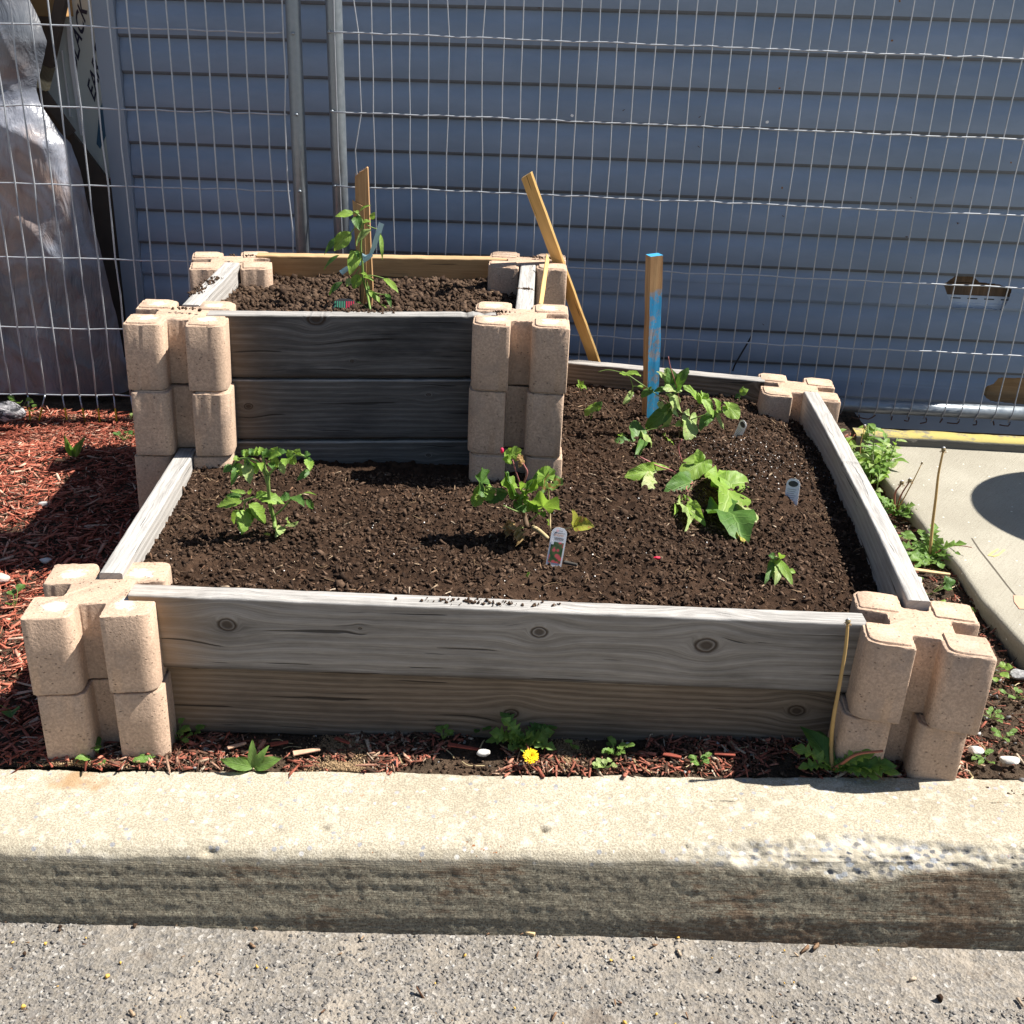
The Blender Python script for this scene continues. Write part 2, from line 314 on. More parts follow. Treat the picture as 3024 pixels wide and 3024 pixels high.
m_osb = wood('weathered_sheathing', [(0, (.05, .03, .018)), (.5, (.16, .105, .065)), (1, (.29, .2, .125))], [], 12, 40, 1, vert=True, stain_amt=.5)
m_ply = wood('plywood_sheathing', [(0, (.22, .12, .05)), (.5, (.38, .24, .12)), (1, (.5, .35, .2))], [], 13, 25, 1, stain=(.12, .06, .03), stain_amt=.4)
m_darkw = simple('dark_board', (.085, .065, .052), .8, .2, .4, 12)
m_black = simple('black_plastic', (.012, .014, .02), .5, .4)
m_white = simple('white_plastic', (.78, .78, .80), .4, .4, .04)
m_signgrey = simple('grey_sign_sheet', (.55, .59, .57), .6, .3, .08, 5)
m_blueprint = simple('blue_print', (.05, .12, .2), .6); m_red = simple('red_print', (.5, .03, .04), .6)
m_palew = wood('pale_sawn_end', [(0, (.5, .4, .2)), (.5, (.7, .6, .4)), (1, (.85, .8, .6))], [], 14, 90, 1, stain_amt=.1)
m_ink = simple('ink', (.03, .03, .06), .6); m_orange = simple('orange_ink', (.7, .3, .12), .6)
m_card = simple('cardboard', (.42, .24, .1), .8)
M = MT('cloudy_plastic_film', .16, .6); v = M.co(); a = M.noise(M.sc(v, (1.2, 1, .9)), 4.2, 4, .6, .8); b = M.noise(v, 2.2, 3)
c = M.ramp(a, [(.3, (.15, .16, .20)), (.42, (.30, .31, .36)), (.52, (.25, .20, .19)), (.62, (.38, .27, .22)), (.75, (.40, .40, .43))]); c = M.mix(M.mr(b, .4, .65), c, (.09, .10, .12)); M.col(c); M.set('Roughness', M.mr(a, .3, .7, .25, .5))
M.bump(M.noise(M.sc(v, (2.2, 1, .8)), 9, 5, .6, 1.4), .012, .8); m_film = M.m
M = MT('painted_sleeper', .85, .2); v = M.co(); z = M.sep(v)[2]; nz = M.noise(M.sc(v, (2, 2, 14)), 9, 5, .7)
M.col(M.mix(M.mr(M.sep(M.n('NewGeometry', out='Normal'))[2], .5, .8), (.15, .14, .12), M.mix(M.mr(nz, .5, .62), (.40, .33, .11), (.2, .18, .13)))); M.bump(nz, .002); m_yelwood = M.m
M = MT('stone', .9, .2); v = M.co(); M.col(M.ramp(M.noise(M.sc(v, (1, 1, 2.2)), 45, 3, .6, .8), [(.42, (.035, .035, .04)), (.52, (.28, .27, .28)), (.7, (.52, .5, .5))])); M.bump(M.noise(v, 60, 4), .004); m_rock = M.m
m_whitestone = simple('white_stone', (.52, .50, .47), .85, .2, .1, 60, .001)
m_sand = simple('sand', (.30, .205, .12), .95, .1, .25, 220, .002)
M = MT('flower_photo_print', .4, .4); v = M.co(); vc = M.vor(v, 115); nz = M.noise(v, 300, 2)
M.col(M.ramp(vc, [(0, (.72, .16, .12)), (.42, (.62, .10, .12)), (.5, (.12, .14, .05)), (.8, (.03, .08, .03))])); m_photo = M.m

def leafmat(name, c1, c2, vein, trans, ring=None, rough=.52, k=.4, blot=None):
    M = MT(name, rough, .4); uv = M.n('UVMap'); u, vv, _ = M.sep(uv); o = M.co()
    av = M.ma('ABSOLUTE', M.ma('SUBTRACT', vv, .5)); nz = M.noise(o, 55, 4, .6); rnd = M.n('ObjectInfo', out='Random')
    c = M.mix(M.mr(nz, .3, .7), c1, c2)
    c = M.mix(M.ma('MULTIPLY', rnd, .45), c, tuple(x*.55 for x in c2))
    s = M.ma('SINE', M.ma('MULTIPLY', M.ma('SUBTRACT', u, M.ma('MULTIPLY', av, .55)), 44.))
    ve = M.ma('MAXIMUM', M.mr(av, .012, .03, 1., 0.), M.ma('MULTIPLY', M.mr(s, .86, .98), .55))
    c = M.mix(M.ma('MULTIPLY', ve, .5), c, vein)
    if ring: c = M.mix(M.ma('MULTIPLY', M.ma('MULTIPLY', M.mr(u, .4, .52), M.mr(u, .66, .8, 1., 0.)), .75), c, ring)
    if blot: c = M.mix(M.mr(M.noise(o, 70, 3), .55, .62), c, blot)
    M.col(c); bp = M.bump(M.ma('SUBTRACT', nz, M.ma('MULTIPLY', ve, 1.2)), .0016, .7)
    tr = M.t.nodes.new('ShaderNodeBsdfTranslucent'); M.t.links.new(M.mix(.5, c, tuple(min(1, x) for x in trans)), tr.inputs[0]); M.t.links.new(bp, tr.inputs[1])
    mx = M.t.nodes.new('ShaderNodeMixShader'); mx.inputs[0].default_value = k
    out = [n for n in M.t.nodes if n.type == 'OUTPUT_MATERIAL'][0]
    M.t.links.new(M.b.outputs[0], mx.inputs[1]); M.t.links.new(tr.outputs[0], mx.inputs[2]); M.t.links.new(mx.outputs[0], out.inputs[0]); return M.m
MATS = dict(
 leaf_green=leafmat('leaf_green', (.19, .34, .045), (.32, .49, .08), (.44, .56, .2), (.4, .62, .06)),
 leaf_dark=leafmat('leaf_dark', (.06, .14, .025), (.10, .21, .04), (.18, .3, .08), (.2, .42, .03), k=.3),
 leaf_pale=leafmat('leaf_pale', (.34, .48, .14), (.46, .58, .22), (.48, .58, .26), (.4, .58, .1), blot=(.38, .42, .16)),
 leaf_white=leafmat('leaf_bleached', (.42, .48, .2), (.55, .58, .3), (.6, .62, .36), (.5, .58, .2), blot=(.3, .4, .1)),
 leaf_yellow=leafmat('leaf_yellow', (.38, .42, .05), (.48, .46, .08), (.5, .5, .2), (.5, .5, .05), blot=(.45, .22, .08)),
 leaf_ring=leafmat('leaf_zoned', (.10, .19, .035), (.16, .27, .05), (.24, .34, .1), (.25, .42, .05), ring=(.26, .09, .035)),
 leaf_dry=leafmat('leaf_dry', (.40, .25, .10), (.55, .37, .17), (.5, .38, .2), (.5, .33, .12), rough=.8),
 leaf_weed=leafmat('leaf_weed', (.13, .26, .045), (.22, .37, .08), (.34, .46, .18), (.35, .55, .08)),
 stem_green=simple('stem_green', (.16, .24, .06), .5), stem_pink=simple('stem_pink', (.36, .13, .12), .5), stem_woody=simple('stem_brown', (.12, .075, .045), .7),
 root=simple('rootlet', (.24, .16, .09), .8), stem_pale=simple('stem_pale', (.46, .36, .2), .6), stem_red=simple('stem_reddish', (.28, .10, .06), .55), stem_tan=simple('stem_tan', (.40, .26, .10), .55))

# ------------------------------------------------------------------ scatter pieces joined into one mesh
def ico(sub=1):
    bm = bmesh.new(); bmesh.ops.create_icosphere(bm, subdivisions=sub, radius=.5)
    V = np.array([v.co[:] for v in bm.verts]); F = np.array([[v.index for v in f.verts] for f in bm.faces]); bm.free(); return V, F
ICO = ico(1)
CHIPV = np.array([[-.5, -.35, -.5], [.5, -.22, -.5], [.5, .22, -.5], [-.5, .35, -.5], [-.46, -.3, .5], [.42, -.2, .5], [.5, .1, .5], [-.4, .3, .5]])
CHIPF = np.array([[0, 2, 1], [0, 3, 2], [4, 5, 6], [4, 6, 7], [0, 1, 5], [0, 5, 4], [1, 2, 6], [1, 6, 5], [2, 3, 7], [2, 7, 6], [3, 0, 4], [3, 4, 7]])
def scatter(name, P, size, m, kind='clod', flat=.35, jit=.28, rs=RS):
    """P Nx3 positions, size Nx3 ; one joined mesh"""
    n = len(P); V0, F0 = (ICO if kind == 'clod' else (CHIPV, CHIPF)); k = len(V0)
    yaw = rs.rand(n)*2*np.pi; tx = (rs.randn(n)*flat); ty = (rs.randn(n)*flat)
    V = (V0[None]*(1+(rs.rand(n, k, 3)-.5)*jit*2)+(rs.randn(n, k, 3)*.11 if kind == 'clod' else 0))*size[:, None, :]
    def rot(V, a, i, j):
        c = np.cos(a)[:, None]; s = np.sin(a)[:, None]; A = V[..., i].copy(); B = V[..., j].copy(); V[..., i] = A*c-B*s; V[..., j] = A*s+B*c
    rot(V, tx, 1, 2); rot(V, ty, 0, 2); rot(V, yaw, 0, 1)
    V = V+P[:, None, :]; F = F0[None]+(np.arange(n)*k)[:, None, None]
    me = npmesh(name, V.reshape(-1, 3), F.reshape(-1, 3), m); return link(me, name)
def sizes(n, lo, hi, p=2., rs=RS, asp=(1, 1, 1), av=.3):
    s = lo+(hi-lo)*rs.rand(n)**p; return s[:, None]*np.array(asp)[None]*(1+(rs.rand(n, 3)-.5)*av*2)
def heightgrid(name, x0, x1, y0, y1, res, zf, m, mask=None):
    nx = int((x1-x0)/res)+1; ny = int((y1-y0)/res)+1
    X, Y = np.meshgrid(np.linspace(x0, x1, nx), np.linspace(y0, y1, ny), indexing='ij'); Z = zf(X, Y)
    F = grid_faces(nx, ny)
    if mask is not None:
        c = mask(X, Y).ravel(); F = F[c[F].all(1)]
    return link(npmesh(name, np.stack([X, Y, Z], -1).reshape(-1, 3), F, m, True), name)

# ------------------------------------------------------------------ setting
g = link(pymesh('ground', [(-40, -40, -.30), (60, -40, -.30), (60, 60, -.30), (-40, 60, -.30)], [(0, 1, 2, 3)], m_asph), 'ground'); tag(g, kind='structure')
def gtilt(X): return .03*np.clip(X, 0, 9)
def z_road(X, Y): return -.1215+.008*X+fbm(X, Y, 2.2, 3, 21)*.006+fbm(X, Y, 60, 4, 31, .7)*.0028
tag(heightgrid('road', -.75, 2.2, -1.1, -.2, .0042, z_road, m_asph), kind='structure')
far = link(pymesh('road_apron', [(-20, -20, -.145), (20, -20, -.145), (20, .1, -.145), (-20, .1, -.145)], [(0, 1, 2, 3)], m_asph), 'road_surface'); tag(far, kind='structure')
# kerb : profile swept along a line yawed 3.4 degrees
KY = .0589
def kerb():
    prof = [(.085, -.06), (.08, -.004), (.075, 0), (.0, .0)]; L = []
    W_ = .183                                     # top width
    pts = [(.03, -.10), (.006, -.012), (0, 0), (-W_+.022, .001), (-W_+.008, -.004), (-W_-.001, -.013), (-W_-.006, -.026), (-W_-.026, -.105), (-W_-.034, -.165)]
    S_ = []; 
    for a, b in zip(pts[:-1], pts[1:]):
        n = max(2, int(math.hypot(b[0]-a[0], b[1]-a[1])/.0032))
        for i in range(n): S_.append((a[0]+(b[0]-a[0])*i/n, a[1]+(b[1]-a[1])*i/n))
    S_.append(pts[-1]); P = np.array(S_); s = np.concatenate([[0], np.cumsum(np.hypot(*(P[1:]-P[:-1]).T))])
    T = np.gradient(P, axis=0); T /= np.linalg.norm(T, axis=1)[:, None]; N = np.stack([T[:, 1], -T[:, 0]], 1)*-1
    N = np.stack([-T[:, 1], T[:, 0]], 1)*-1
    if N[len(N)//3][1] < 0: N = -N
    xs = np.arange(-.75, 2.25, .0038); X, Si = np.meshgrid(xs, np.arange(len(P)), indexing='ij'); SS = s[Si]
    py = P[Si, 0]; pz = P[Si, 1]; nx_, nz_ = N[Si, 0], N[Si, 1]
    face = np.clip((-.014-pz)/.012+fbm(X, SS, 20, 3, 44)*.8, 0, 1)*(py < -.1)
    onface = (py < -.1)&(pz < -.02)
    wob = fbm(X, X*0+3, 9, 5, 61, .65)*.008*(py > -.06)*(pz > -.03)              # ragged back edge
    d = fbm(X, SS, 3, 3, 71)*.0025+fbm(X, SS, 95, 3, 81, .7)*.0011
    d = d+np.where(onface, fbm(X*.06, SS, 90, 2, 91, .6)*.0008, 0)
    # chipped arris
    cx = (X-1.22)/.235; ce = (SS-np.interp(0, [0, 1], [s[np.argmin(abs(P[:, 0]+W_-.004))]]*2))
    ce = (SS-s[np.argmin(np.hypot(P[:, 0]+W_-.010, P[:, 1]+.002))]-.004)/(.034*(1+.5*fbm(X, X*0, 9, 3, 101)))
    r = cx*cx+ce*ce+fbm(X, SS, 28, 4, 111)*.75+.0
    chip = np.clip((1.0-r)*2.2, 0, 1)
    d = d-chip*(.006+.005*fbm(X, SS, 55, 4, 121, .75)+.004*np.clip(1-ce*ce, 0, 1))
    cx2 = (X-1.02)/.10; r2 = cx2*cx2+ce*ce*1.1+fbm(X, SS, 30, 3, 131)*.8; ch2 = np.clip((1-r2)*1.5, 0, 1); chip = np.maximum(chip*(.55+.45*np.clip(.5+fbm(X, SS, 40, 3, 133)*1.5, 0, 1)), ch2*.45); d = d-ch2*.0025
    for (hx, hs, hr, hd) in [(.40, .235, .010, .008), (.735, .235, .008, .014), (.62, .262, .006, .006), (.24, .285, .012, .009), (.95, .27, .005, .006), (.885, .08, .006, .012), (.865, .083, .008, .004), (1.15, .248, .007, .006), (.33, .24, .014, .004), (1.6, .25, .008, .005)]:
        q_ = ((X-hx)/hr)**2+((SS-hs)/(hr*.7))**2; d = d-hd*np.exp(-q_*1.2)
    Y = py+wob+nx_*d+.0205*(X+.146)-.129; Z = pz+nz_*d-.002+gtilt(X)
    V = np.stack([X, Y, Z], -1).reshape(-1, 3); me = npmesh('kerb', V, grid_faces(*X.shape), m_kerb, True)
    dirt = np.clip(1.2-((X+.005)/.055)**2-((SS-.10-.03)/.025)**2+fbm(X, SS, 40, 3, 141)*1.2, 0, 1)
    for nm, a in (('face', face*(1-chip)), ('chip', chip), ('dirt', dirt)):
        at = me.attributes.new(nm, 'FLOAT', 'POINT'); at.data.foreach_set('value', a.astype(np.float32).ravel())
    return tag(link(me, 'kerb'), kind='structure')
kerb()
# planting ground
def z_ground(X, Y):
    z = -.006+fbm(X, Y, 5, 4, 151)*.008+fbm(X, Y, 60, 3, 161, .6)*.003
    z = z+np.clip((-.02-X)/.35, 0, 1)*.03*np.clip((Y+.05)/.3, 0, 1)
    z = z-np.clip((Y-1.15)/.35, 0, 1)*.065*(X < .2)
    z = np.where(X > 1.64, z-.03, z)+gtilt(X)
    return z
tag(heightgrid('planting_ground', -1.3, 1.72, -.2, 2.3, .008, z_ground, m_dirt, mask=lambda X, Y: (Y > -.128+.0205*(X+.146))), kind='structure')
# concrete slab on the right
def slab():
    e = [(1.6127, 1.1252, 0.0784), (1.6155, 0.993, 0.0785), (1.6281, 0.8143, 0.0788), (1.6375, 0.6386, 0.0791), (1.6339, 0.4392, 0.079), (1.6544, 0.2803, 0.0796)]
    ys = np.linspace(-.03, 1.37, 240); ex = np.interp(ys, [p[1] for p in e][::-1], [p[0] for p in e][::-1])
    ex = ex+fbm(ys, ys*0, 8, 4, 171)*.006
    prof = [(.010, -.08), (.004, -.02), (0, -.008), (.003, -.002), (.010, 0), (.03, 0), (.1, 0), (.3, 0), (.8, 0), (3, 0)]
    V = [(ex[i]+a, ys[i], .03+.03*(ex[i]+a)+b) for i in range(len(ys)) for a, b in prof]
    me = npmesh('sidewalk_slab', np.array(V), grid_faces(len(ys), len(prof)), m_slab, True)
    o = link(me, 'concrete_slab'); tag(o, kind='structure')
    # tooled joint line and spray paint marks
    m_joint = simple('dark_joint', (.10, .085, .065), .9); m_mark = simple('yellow_chalk', (.72, .58, .18), .8); m_or = simple('orange_spray', (.62, .32, .22), .8)
    def strip(nm, pts, wd, m, dz):
        V = []; F = []
        for i, p in enumerate(pts):
            a = Vector(pts[max(i-1, 0)]); b = Vector(pts[min(i+1, len(pts)-1)]); d = (b-a); d.z = 0; d.normalize(); n = Vector((-d.y, d.x, 0))*wd*(.7+.6*random.random())
            V += [Vector(p)+n+Vector((0, 0, dz)), Vector(p)-n+Vector((0, 0, dz))]
        F = [(2*i, 2*i+1, 2*i+3, 2*i+2) for i in range(len(pts)-1)]
        q = link(pymesh(nm, V, F, m), nm); attach(q, o)
    strip('joint', [(1.7144, 0.7444, 0.0814), (1.7108, 0.6832, 0.0813), (1.711, 0.6166, 0.0813), (1.71, 0.515, 0.0813), (1.7111, 0.4278, 0.0813), (1.714, 0.373, 0.0814)], .0016, m_joint, .0006)
    strip('paint_mark', [(1.7545, 0.6899, 0.0826), (1.734, 0.6705, 0.082), (1.7216, 0.6566, 0.0816), (1.7317, 0.6536, 0.082), (1.7433, 0.659, 0.0823), (1.767, 0.687, 0.083)], .0026, m_mark, .001)
    strip('paint_mark', [(1.7151, 0.4708, 0.0815), (1.711, 0.442, 0.0813), (1.7098, 0.4138, 0.0813)], .012, m_or, .001)
slab()

# ------------------------------------------------------------------ building wall with lap siding
WA = -.0526
def wl(x, off, z): return (x+off*WA, 1.9868+WA*x-off, z+.0109*x)
bld = empty('building', (0.9, 1.95, 0), label='building wall clad in blue-grey vinyl lap siding behind the wire fence', cat='building')
PROF = [(.0015, .005), (.006, 0), (.0085, .0005), (.0138, .0095), (.0128, .058), (.0108, .070), (.0062, .082), (.0032, .092), (.0018, .1016)]
Z0 = 1.1355; CH = .1016
def inside(x, z, poly):
    r = np.zeros(x.shape, bool); n = len(poly)
    for i in range(n):
        x1, z1 = poly[i]; x2, z2 = poly[(i+1) % n]
        c = ((z1 > z) != (z2 > z))&(x < (x2-x1)*(z-z1)/(z2-z1+1e-12)+x1); r ^= c
    return r
def topoly(l): return [(p[0], p[2]-.0109*p[0]) for p in l]
HOLE1 = topoly([(1.9459, 1.8844, 0.4178), (1.9767, 1.8828, 0.4435), (2.0313, 1.8799, 0.4464), (2.052, 1.8788, 0.4297), (2.1107, 1.8757, 0.4265), (2.1501, 1.8736, 0.4139), (2.1482, 1.8737, 0.3842), (2.1322, 1.8746, 0.3483), (2.0884, 1.8769, 0.3512), (2.0507, 1.8789, 0.3492), (2.0244, 1.8803, 0.352), (1.9911, 1.882, 0.3481), (1.9821, 1.8825, 0.3518), (1.962, 1.8835, 0.387)])
HOLE2 = topoly([(2.1296, 1.8747, 0.0826), (2.1391, 1.8742, 0.1035), (2.1594, 1.8731, 0.1127), (2.1734, 1.8724, 0.1315), (2.2557, 1.8681, 0.1353), (2.31, 1.8652, 0.1318), (2.3284, 1.8643, 0.0969), (2.3228, 1.8645, 0.0511), (2.2743, 1.8671, 0.0504), (2.1626, 1.873, 0.0561), (2.1448, 1.8739, 0.0653)])
XL, XR = -.579, 2.75
SL_Y0, SL_S = 1.335, -.12
base_me = None
for k in range(-6, 12):
    zb = Z0-k*CH
    hole = HOLE1 if k == 8 else HOLE2 if k == 11 else None
    if hole is None:
        xs = np.linspace(XL, XR, 90); pr = np.array(PROF)
    else:
        hx = [p[0] for p in hole]; xs = np.concatenate([np.linspace(XL, min(hx)-.01, 40), np.arange(min(hx)-.008, max(hx)+.01, .0018), np.linspace(max(hx)+.012, XR, 20)])
        sA = np.concatenate([[0], np.cumsum(np.hypot(*(np.diff(np.array(PROF), axis=0).T)))]); ss = np.arange(0, sA[-1], .0018); ss = np.append(ss, sA[-1])
        pr = np.stack([np.interp(ss, sA, [p[0] for p in PROF]), np.interp(ss, sA, [p[1] for p in PROF])], 1)
    wob = fbm(xs, xs*0+k, 1.5, 3, 200+k)*.0016
    V = np.array([wl(x, .012+a+wo*(b < .05), zb+b+wo*.6) for x, wo in zip(xs, wob) for a, b in pr]); F = grid_faces(len(xs), len(pr))
    if hole is not None:
        XX = np.repeat(xs, len(pr)); ZZ = zb+np.tile(pr[:, 1], len(xs)); ins = inside(XX[F].mean(1), ZZ[F].mean(1), hole); F = F[~ins]
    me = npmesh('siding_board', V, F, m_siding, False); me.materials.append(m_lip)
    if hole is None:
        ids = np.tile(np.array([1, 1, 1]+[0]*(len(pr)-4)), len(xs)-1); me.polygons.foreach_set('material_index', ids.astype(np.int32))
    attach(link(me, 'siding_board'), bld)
def wbox(name, x0, x1, o0, o1, z0, z1, m, parent=bld):
    V = [wl(x, o, z) for x in (x0, x1) for o in (o0, o1) for z in (z0, z1)]
    o = link(pymesh(name, V, [(0, 1, 3, 2), (4, 6, 7, 5), (0, 4, 5, 1), (2, 3, 7, 6), (0, 2, 6, 4), (1, 5, 7, 3)], m), name); attach(o, parent); return o
wbox('sheathing', XL, 2.15, -.018, .001, -.10, .22, m_ply); wbox('sheathing', XL, XR, -.018, .001, .222, .40, m_osb); wbox('sheathing', XL, XR, -.018, .0, .402, 1.78, m_osb); wbox('sheathing', 2.151, XR, -.018, .0005, -.10, .22, m_ply)
# exposed nailing strip inside the upper hole, with its slots
hz = Z0-8*CH
m_strip = simple('pale_nailing_vinyl', (.42, .50, .62), .5)
wbox('nailing_strip', 1.9, 2.26, .0012, .0035, hz-.002, hz+.040, m_strip)
for i in range(7): wbox('nail_slot', 1.93+i*.0505, 1.96+i*.0505, .0036, .0042, hz+.029, hz+.0325, m_black)
wbox('nailing_strip', 1.9, 2.26, .0035, .006, hz-.004, hz+.016, m_strip)
wbox('starter_strip', XL, XR, .002, .018, Z0-12*CH+.005, Z0-11*CH-.003, m_siding)
t = wbox('corner_trim', -.646, -.580, -.03, .036, -.08, 1.78, m_trim)
wbox('eave_board', -.66, XR, -.05, .04, 1.78, 1.86, m_trim)
# return wall and recess left of the corner trim
wbox('recess_wall', -2.2, -.30, -.40, -.38, -.1, 1.78, m_darkw)
fo = link(rbox(4.9, .14, .30, .004), 'foundation'); fo.data.materials.append(simple('foundation_concrete', (.17, .155, .12), .9, .2, .4, 14, .003)); fo.location = (.3, 2.05, -.19); attach(fo, bld); fo.rotation_euler = (0, 0, WA)
# staples and rust marks on the boards
for nm, pts, m in (('staple', [(1.1534, 1.9261, 0.8736), (1.1589, 1.9258, 0.7903), (1.0585, 1.9311, 0.6605), (1.3439, 1.9161, 0.6477), (1.8, 1.8921, 0.672), (1.9486, 1.8842, 0.6042), (1.8081, 1.8916, 0.5578), (1.4325, 1.9114, 0.6005), (1.9504, 1.8841, 0.6053), (1.8063, 1.8917, 0.5567), (1.906, 1.8865, 0.3552), (1.4154, 1.9123, 0.2644), (1.7483, 1.8948, 0.0891), (1.9719, 1.883, 0.0718), (0.9297, 1.9379, 0.8834), (1.0576, 1.9311, 0.6595), (0.6681, 1.9516, 1.1497)], m_rustw),
                   ('rust_mark', [(1.4185, 1.9121, 0.6831), (1.374, 1.9145, 0.9613), (1.6708, 1.8989, 1.0998), (1.674, 1.8987, 1.2019), (1.8344, 1.8903, 1.0612), (2.0671, 1.878, 0.7847), (1.9714, 1.883, 0.6711)], simple('rust', (.24, .12, .05), .9)),
                   ('white_scar', [(0.7791, 1.9458, 0.8619), (1.3507, 1.9157, 0.8675)], m_white)):
    for i, p in enumerate(pts):
        V, F = ico(1); sz = {'staple': (.010, .002, .0022), 'rust_mark': (.008, .001, .006), 'white_scar': (.010, .0012, .011)}[nm]
        me = pymesh(nm, V*np.array(sz), [tuple(f) for f in F], m); o = link(me, nm, loc=(p[0], p[1]-.0255, p[2])); o.rotation_euler = (0, random.uniform(-.7, .7)+(1.3 if random.random() < .4 else 0), WA); attach(o, bld)
# black cable on the wall foot
o = link(tubemesh('cable', [(0.984, 1.86, 0.097), (0.997, 1.86, 0.142), (1.028, 1.86, 0.221), (1.059, 1.88, 0.314)][:3]+[(1.365, 1.8, 0.246)][:0], .003, m_black), 'cable'); bpy.data.objects.remove(o)
o = link(tubemesh('loose_cable', [(1.313, 1.76, 0.147), (1.319, 1.76, 0.17), (1.34, 1.77, 0.211), (1.362, 1.78, 0.254)], .0028, m_black), 'loose_cable'); tag(o, 'short black cable sticking up against the siding behind the fence', 'cable')

# sleeper at the wall foot
sp = empty('painted_sleeper', (2.1, 1.72, .0), label='yellow painted timber with peeling grey edge lying along the wall foot', cat='timber')
def sleeper():
    xs = np.linspace(1.60, 3.2, 120); V = []
    for x in xs:
        e = .005*fbm(np.array([x]), np.array([0.]), 9, 3, 300)[0]; y0 = SL_Y0+(x-1.7)*SL_S; zz = .03*x
        for a, b in [(0, .0), (0+e, .050), (.006+e, .056), (.052+e*2, .058), (.056, .04), (.056, .0)]: V.append((x, y0+a, zz+b+.4*e))
    o = link(npmesh('timber', np.array(V), grid_faces(120, 6), m_yelwood), 'timber'); attach(o, sp)
sleeper()

# things left of the corner: leaning sign sheet, studs, wrapped pallet
sg = empty('leaning_sign_sheet', (-0.69, 2.09, 0.594), label='grey sign sheet reading BLACK EARTH leaning on its corner left of the trim', cat='sign')
def slab_poly(name, pts, th, m, parent, n=(0, 1, 0)):
    P = [Vector(p) for p in pts]; k = len(P); N = Vector(n)*th; V = P+[p+N for p in P]
    F = [tuple(range(k)), tuple(range(2*k-1, k-1, -1))]+[(i, i+k, (i+1) % k+k, (i+1) % k) for i in range(k)]
    me = pymesh(name, V, F, m); bm = bmesh.new(); bm.from_mesh(me); bmesh.ops.recalc_face_normals(bm, faces=bm.faces); bm.to_mesh(me); bm.free()
    o = link(me, name)
    if parent is not None: attach(o, parent)
    return o
slab_poly('sheet', [(-0.877, 2.09, 0.87), (-0.685, 2.09, 0.567), (-0.507, 2.09, 0.841), (-0.511, 2.09, 1.312), (-0.718, 2.09, 1.305)], .014, m_signgrey, sg)
def letters(txt, org, ex, ey, size, parent, m, name='lettering', dy=-.002, bold=.02):
    c = bpy.data.curves.new('t', 'FONT'); c.body = txt; c.size = 1; c.offset = bold; c.resolution_u = 3
    t = bpy.data.objects.new('t', c); COL.objects.link(t); bpy.context.view_layer.update()
    me = bpy.data.meshes.new_from_object(t.evaluated_get(bpy.context.evaluated_depsgraph_get())); bpy.data.objects.remove(t)
    O, X, Y = Vector(org), Vector(ex), Vector(ey)
    for v in me.vertices: v.co = O+X*v.co.x+Y*v.co.y+Vector((0, dy, 0))
    me.materials.clear(); me.materials.append(m); o = link(me, name); attach(o, parent); return o
A0, A1, A2 = Vector((-0.758, 2.09, 0.916)), Vector((-0.696, 2.09, 1.11)), Vector((-0.775, 2.09, 0.964))
B0 = Vector((-0.711, 2.09, 0.829)); EX = (A1-A0)/3.55; EY = (A2-A0)/.72*.72*1.15
letters('BLACK', A0, EX*1.05, EY*1.25, 1, sg, m_ink, bold=.018); letters('EARTH', B0, EX*1.05, EY*1.25, 1, sg, m_ink, bold=.018)
slab_poly('blue_print', [(-0.672, 2.088, 0.87), (-0.671, 2.088, 0.76), (-0.709, 2.088, 0.692), (-0.719, 2.088, 0.707), (-0.701, 2.088, 0.794)], .0005, m_blueprint, sg)
slab_poly('red_print', [(-0.672, 2.086, 0.654), (-0.666, 2.086, 0.584), (-0.693, 2.086, 0.583)], .001, m_red, sg)
slab_poly('lit_edge_strip', [(-0.767, 2.08, 1.048), (-0.756, 2.08, 1.049), (-0.758, 2.08, 0.949), (-0.758, 2.08, 0.732), (-0.765, 2.08, 0.732), (-0.771, 2.08, 0.948)], .006, m_white, sg)  # white strips stand for light caught on the edges here
slab_poly('lit_edge_strip', [(-0.793, 2.08, 0.979), (-0.789, 2.08, 0.979), (-0.788, 2.08, 0.787), (-0.792, 2.08, 0.787)], .005, m_white, sg)
def beam(name, a, b, wd, th, m, label, cat='timber', parent=None):
    a, b = Vector(a), Vector(b); L = (b-a).length; me = rbox(wd, th, L, .0015); me.materials.append(m)
    o = link(me, name); o.rotation_mode = 'QUATERNION'; d = (b-a).normalized(); o.rotation_quaternion = d.to_track_quat('Z', 'Y'); o.location = (a+b)/2
    if label: tag(o, label, cat)
    return o
beam('timber_stud', (-0.692, 1.93, 1.177), (-0.777, 1.93, 0.943), .034, .03, m_darkw, 'dark narrow stud slanting above the pale sawn timber end')
beam('timber_stud', (-0.776, 1.93, 0.942), (-0.802, 1.93, 0.879), .032, .03, m_palew, 'pale sawn timber end hanging below the dark slanting stud')
beam('timber_stud', (-0.806, 1.93, 0.871), (-0.739, 1.95, 0.751), .022, .03, m_darkw, 'dark brown batten running down along the lower edge of the sign sheet')
slab_poly('dark_panel', [(-0.764, 2.0, 0.76), (-0.652, 2.0, 0.597), (-0.636, 2.0, 0.595), (-0.631, 2.0, 0.17), (-0.652, 2.0, -0.113), (-0.827, 2.0, -0.121), (-0.756, 2.0, 0.536)], .015, m_darkw, None); tag(bpy.data.objects['dark_panel'], 'dark sheet standing between the plastic film and the grey corner trim', 'panel')
bx = link(rbox(.13, .1, .16, .003), 'cardboard_box'); bx.data.materials.append(m_card); bx.location = (-0.81, 2.05, 1.156); tag(bx, 'brown cardboard box behind the film at the top left', 'box')
lb = link(rbox(.10, .004, .06, 0), 'box_label', loc=(0, -.053, .02)); lb.parent = bx; lb.data.materials.append(m_white)
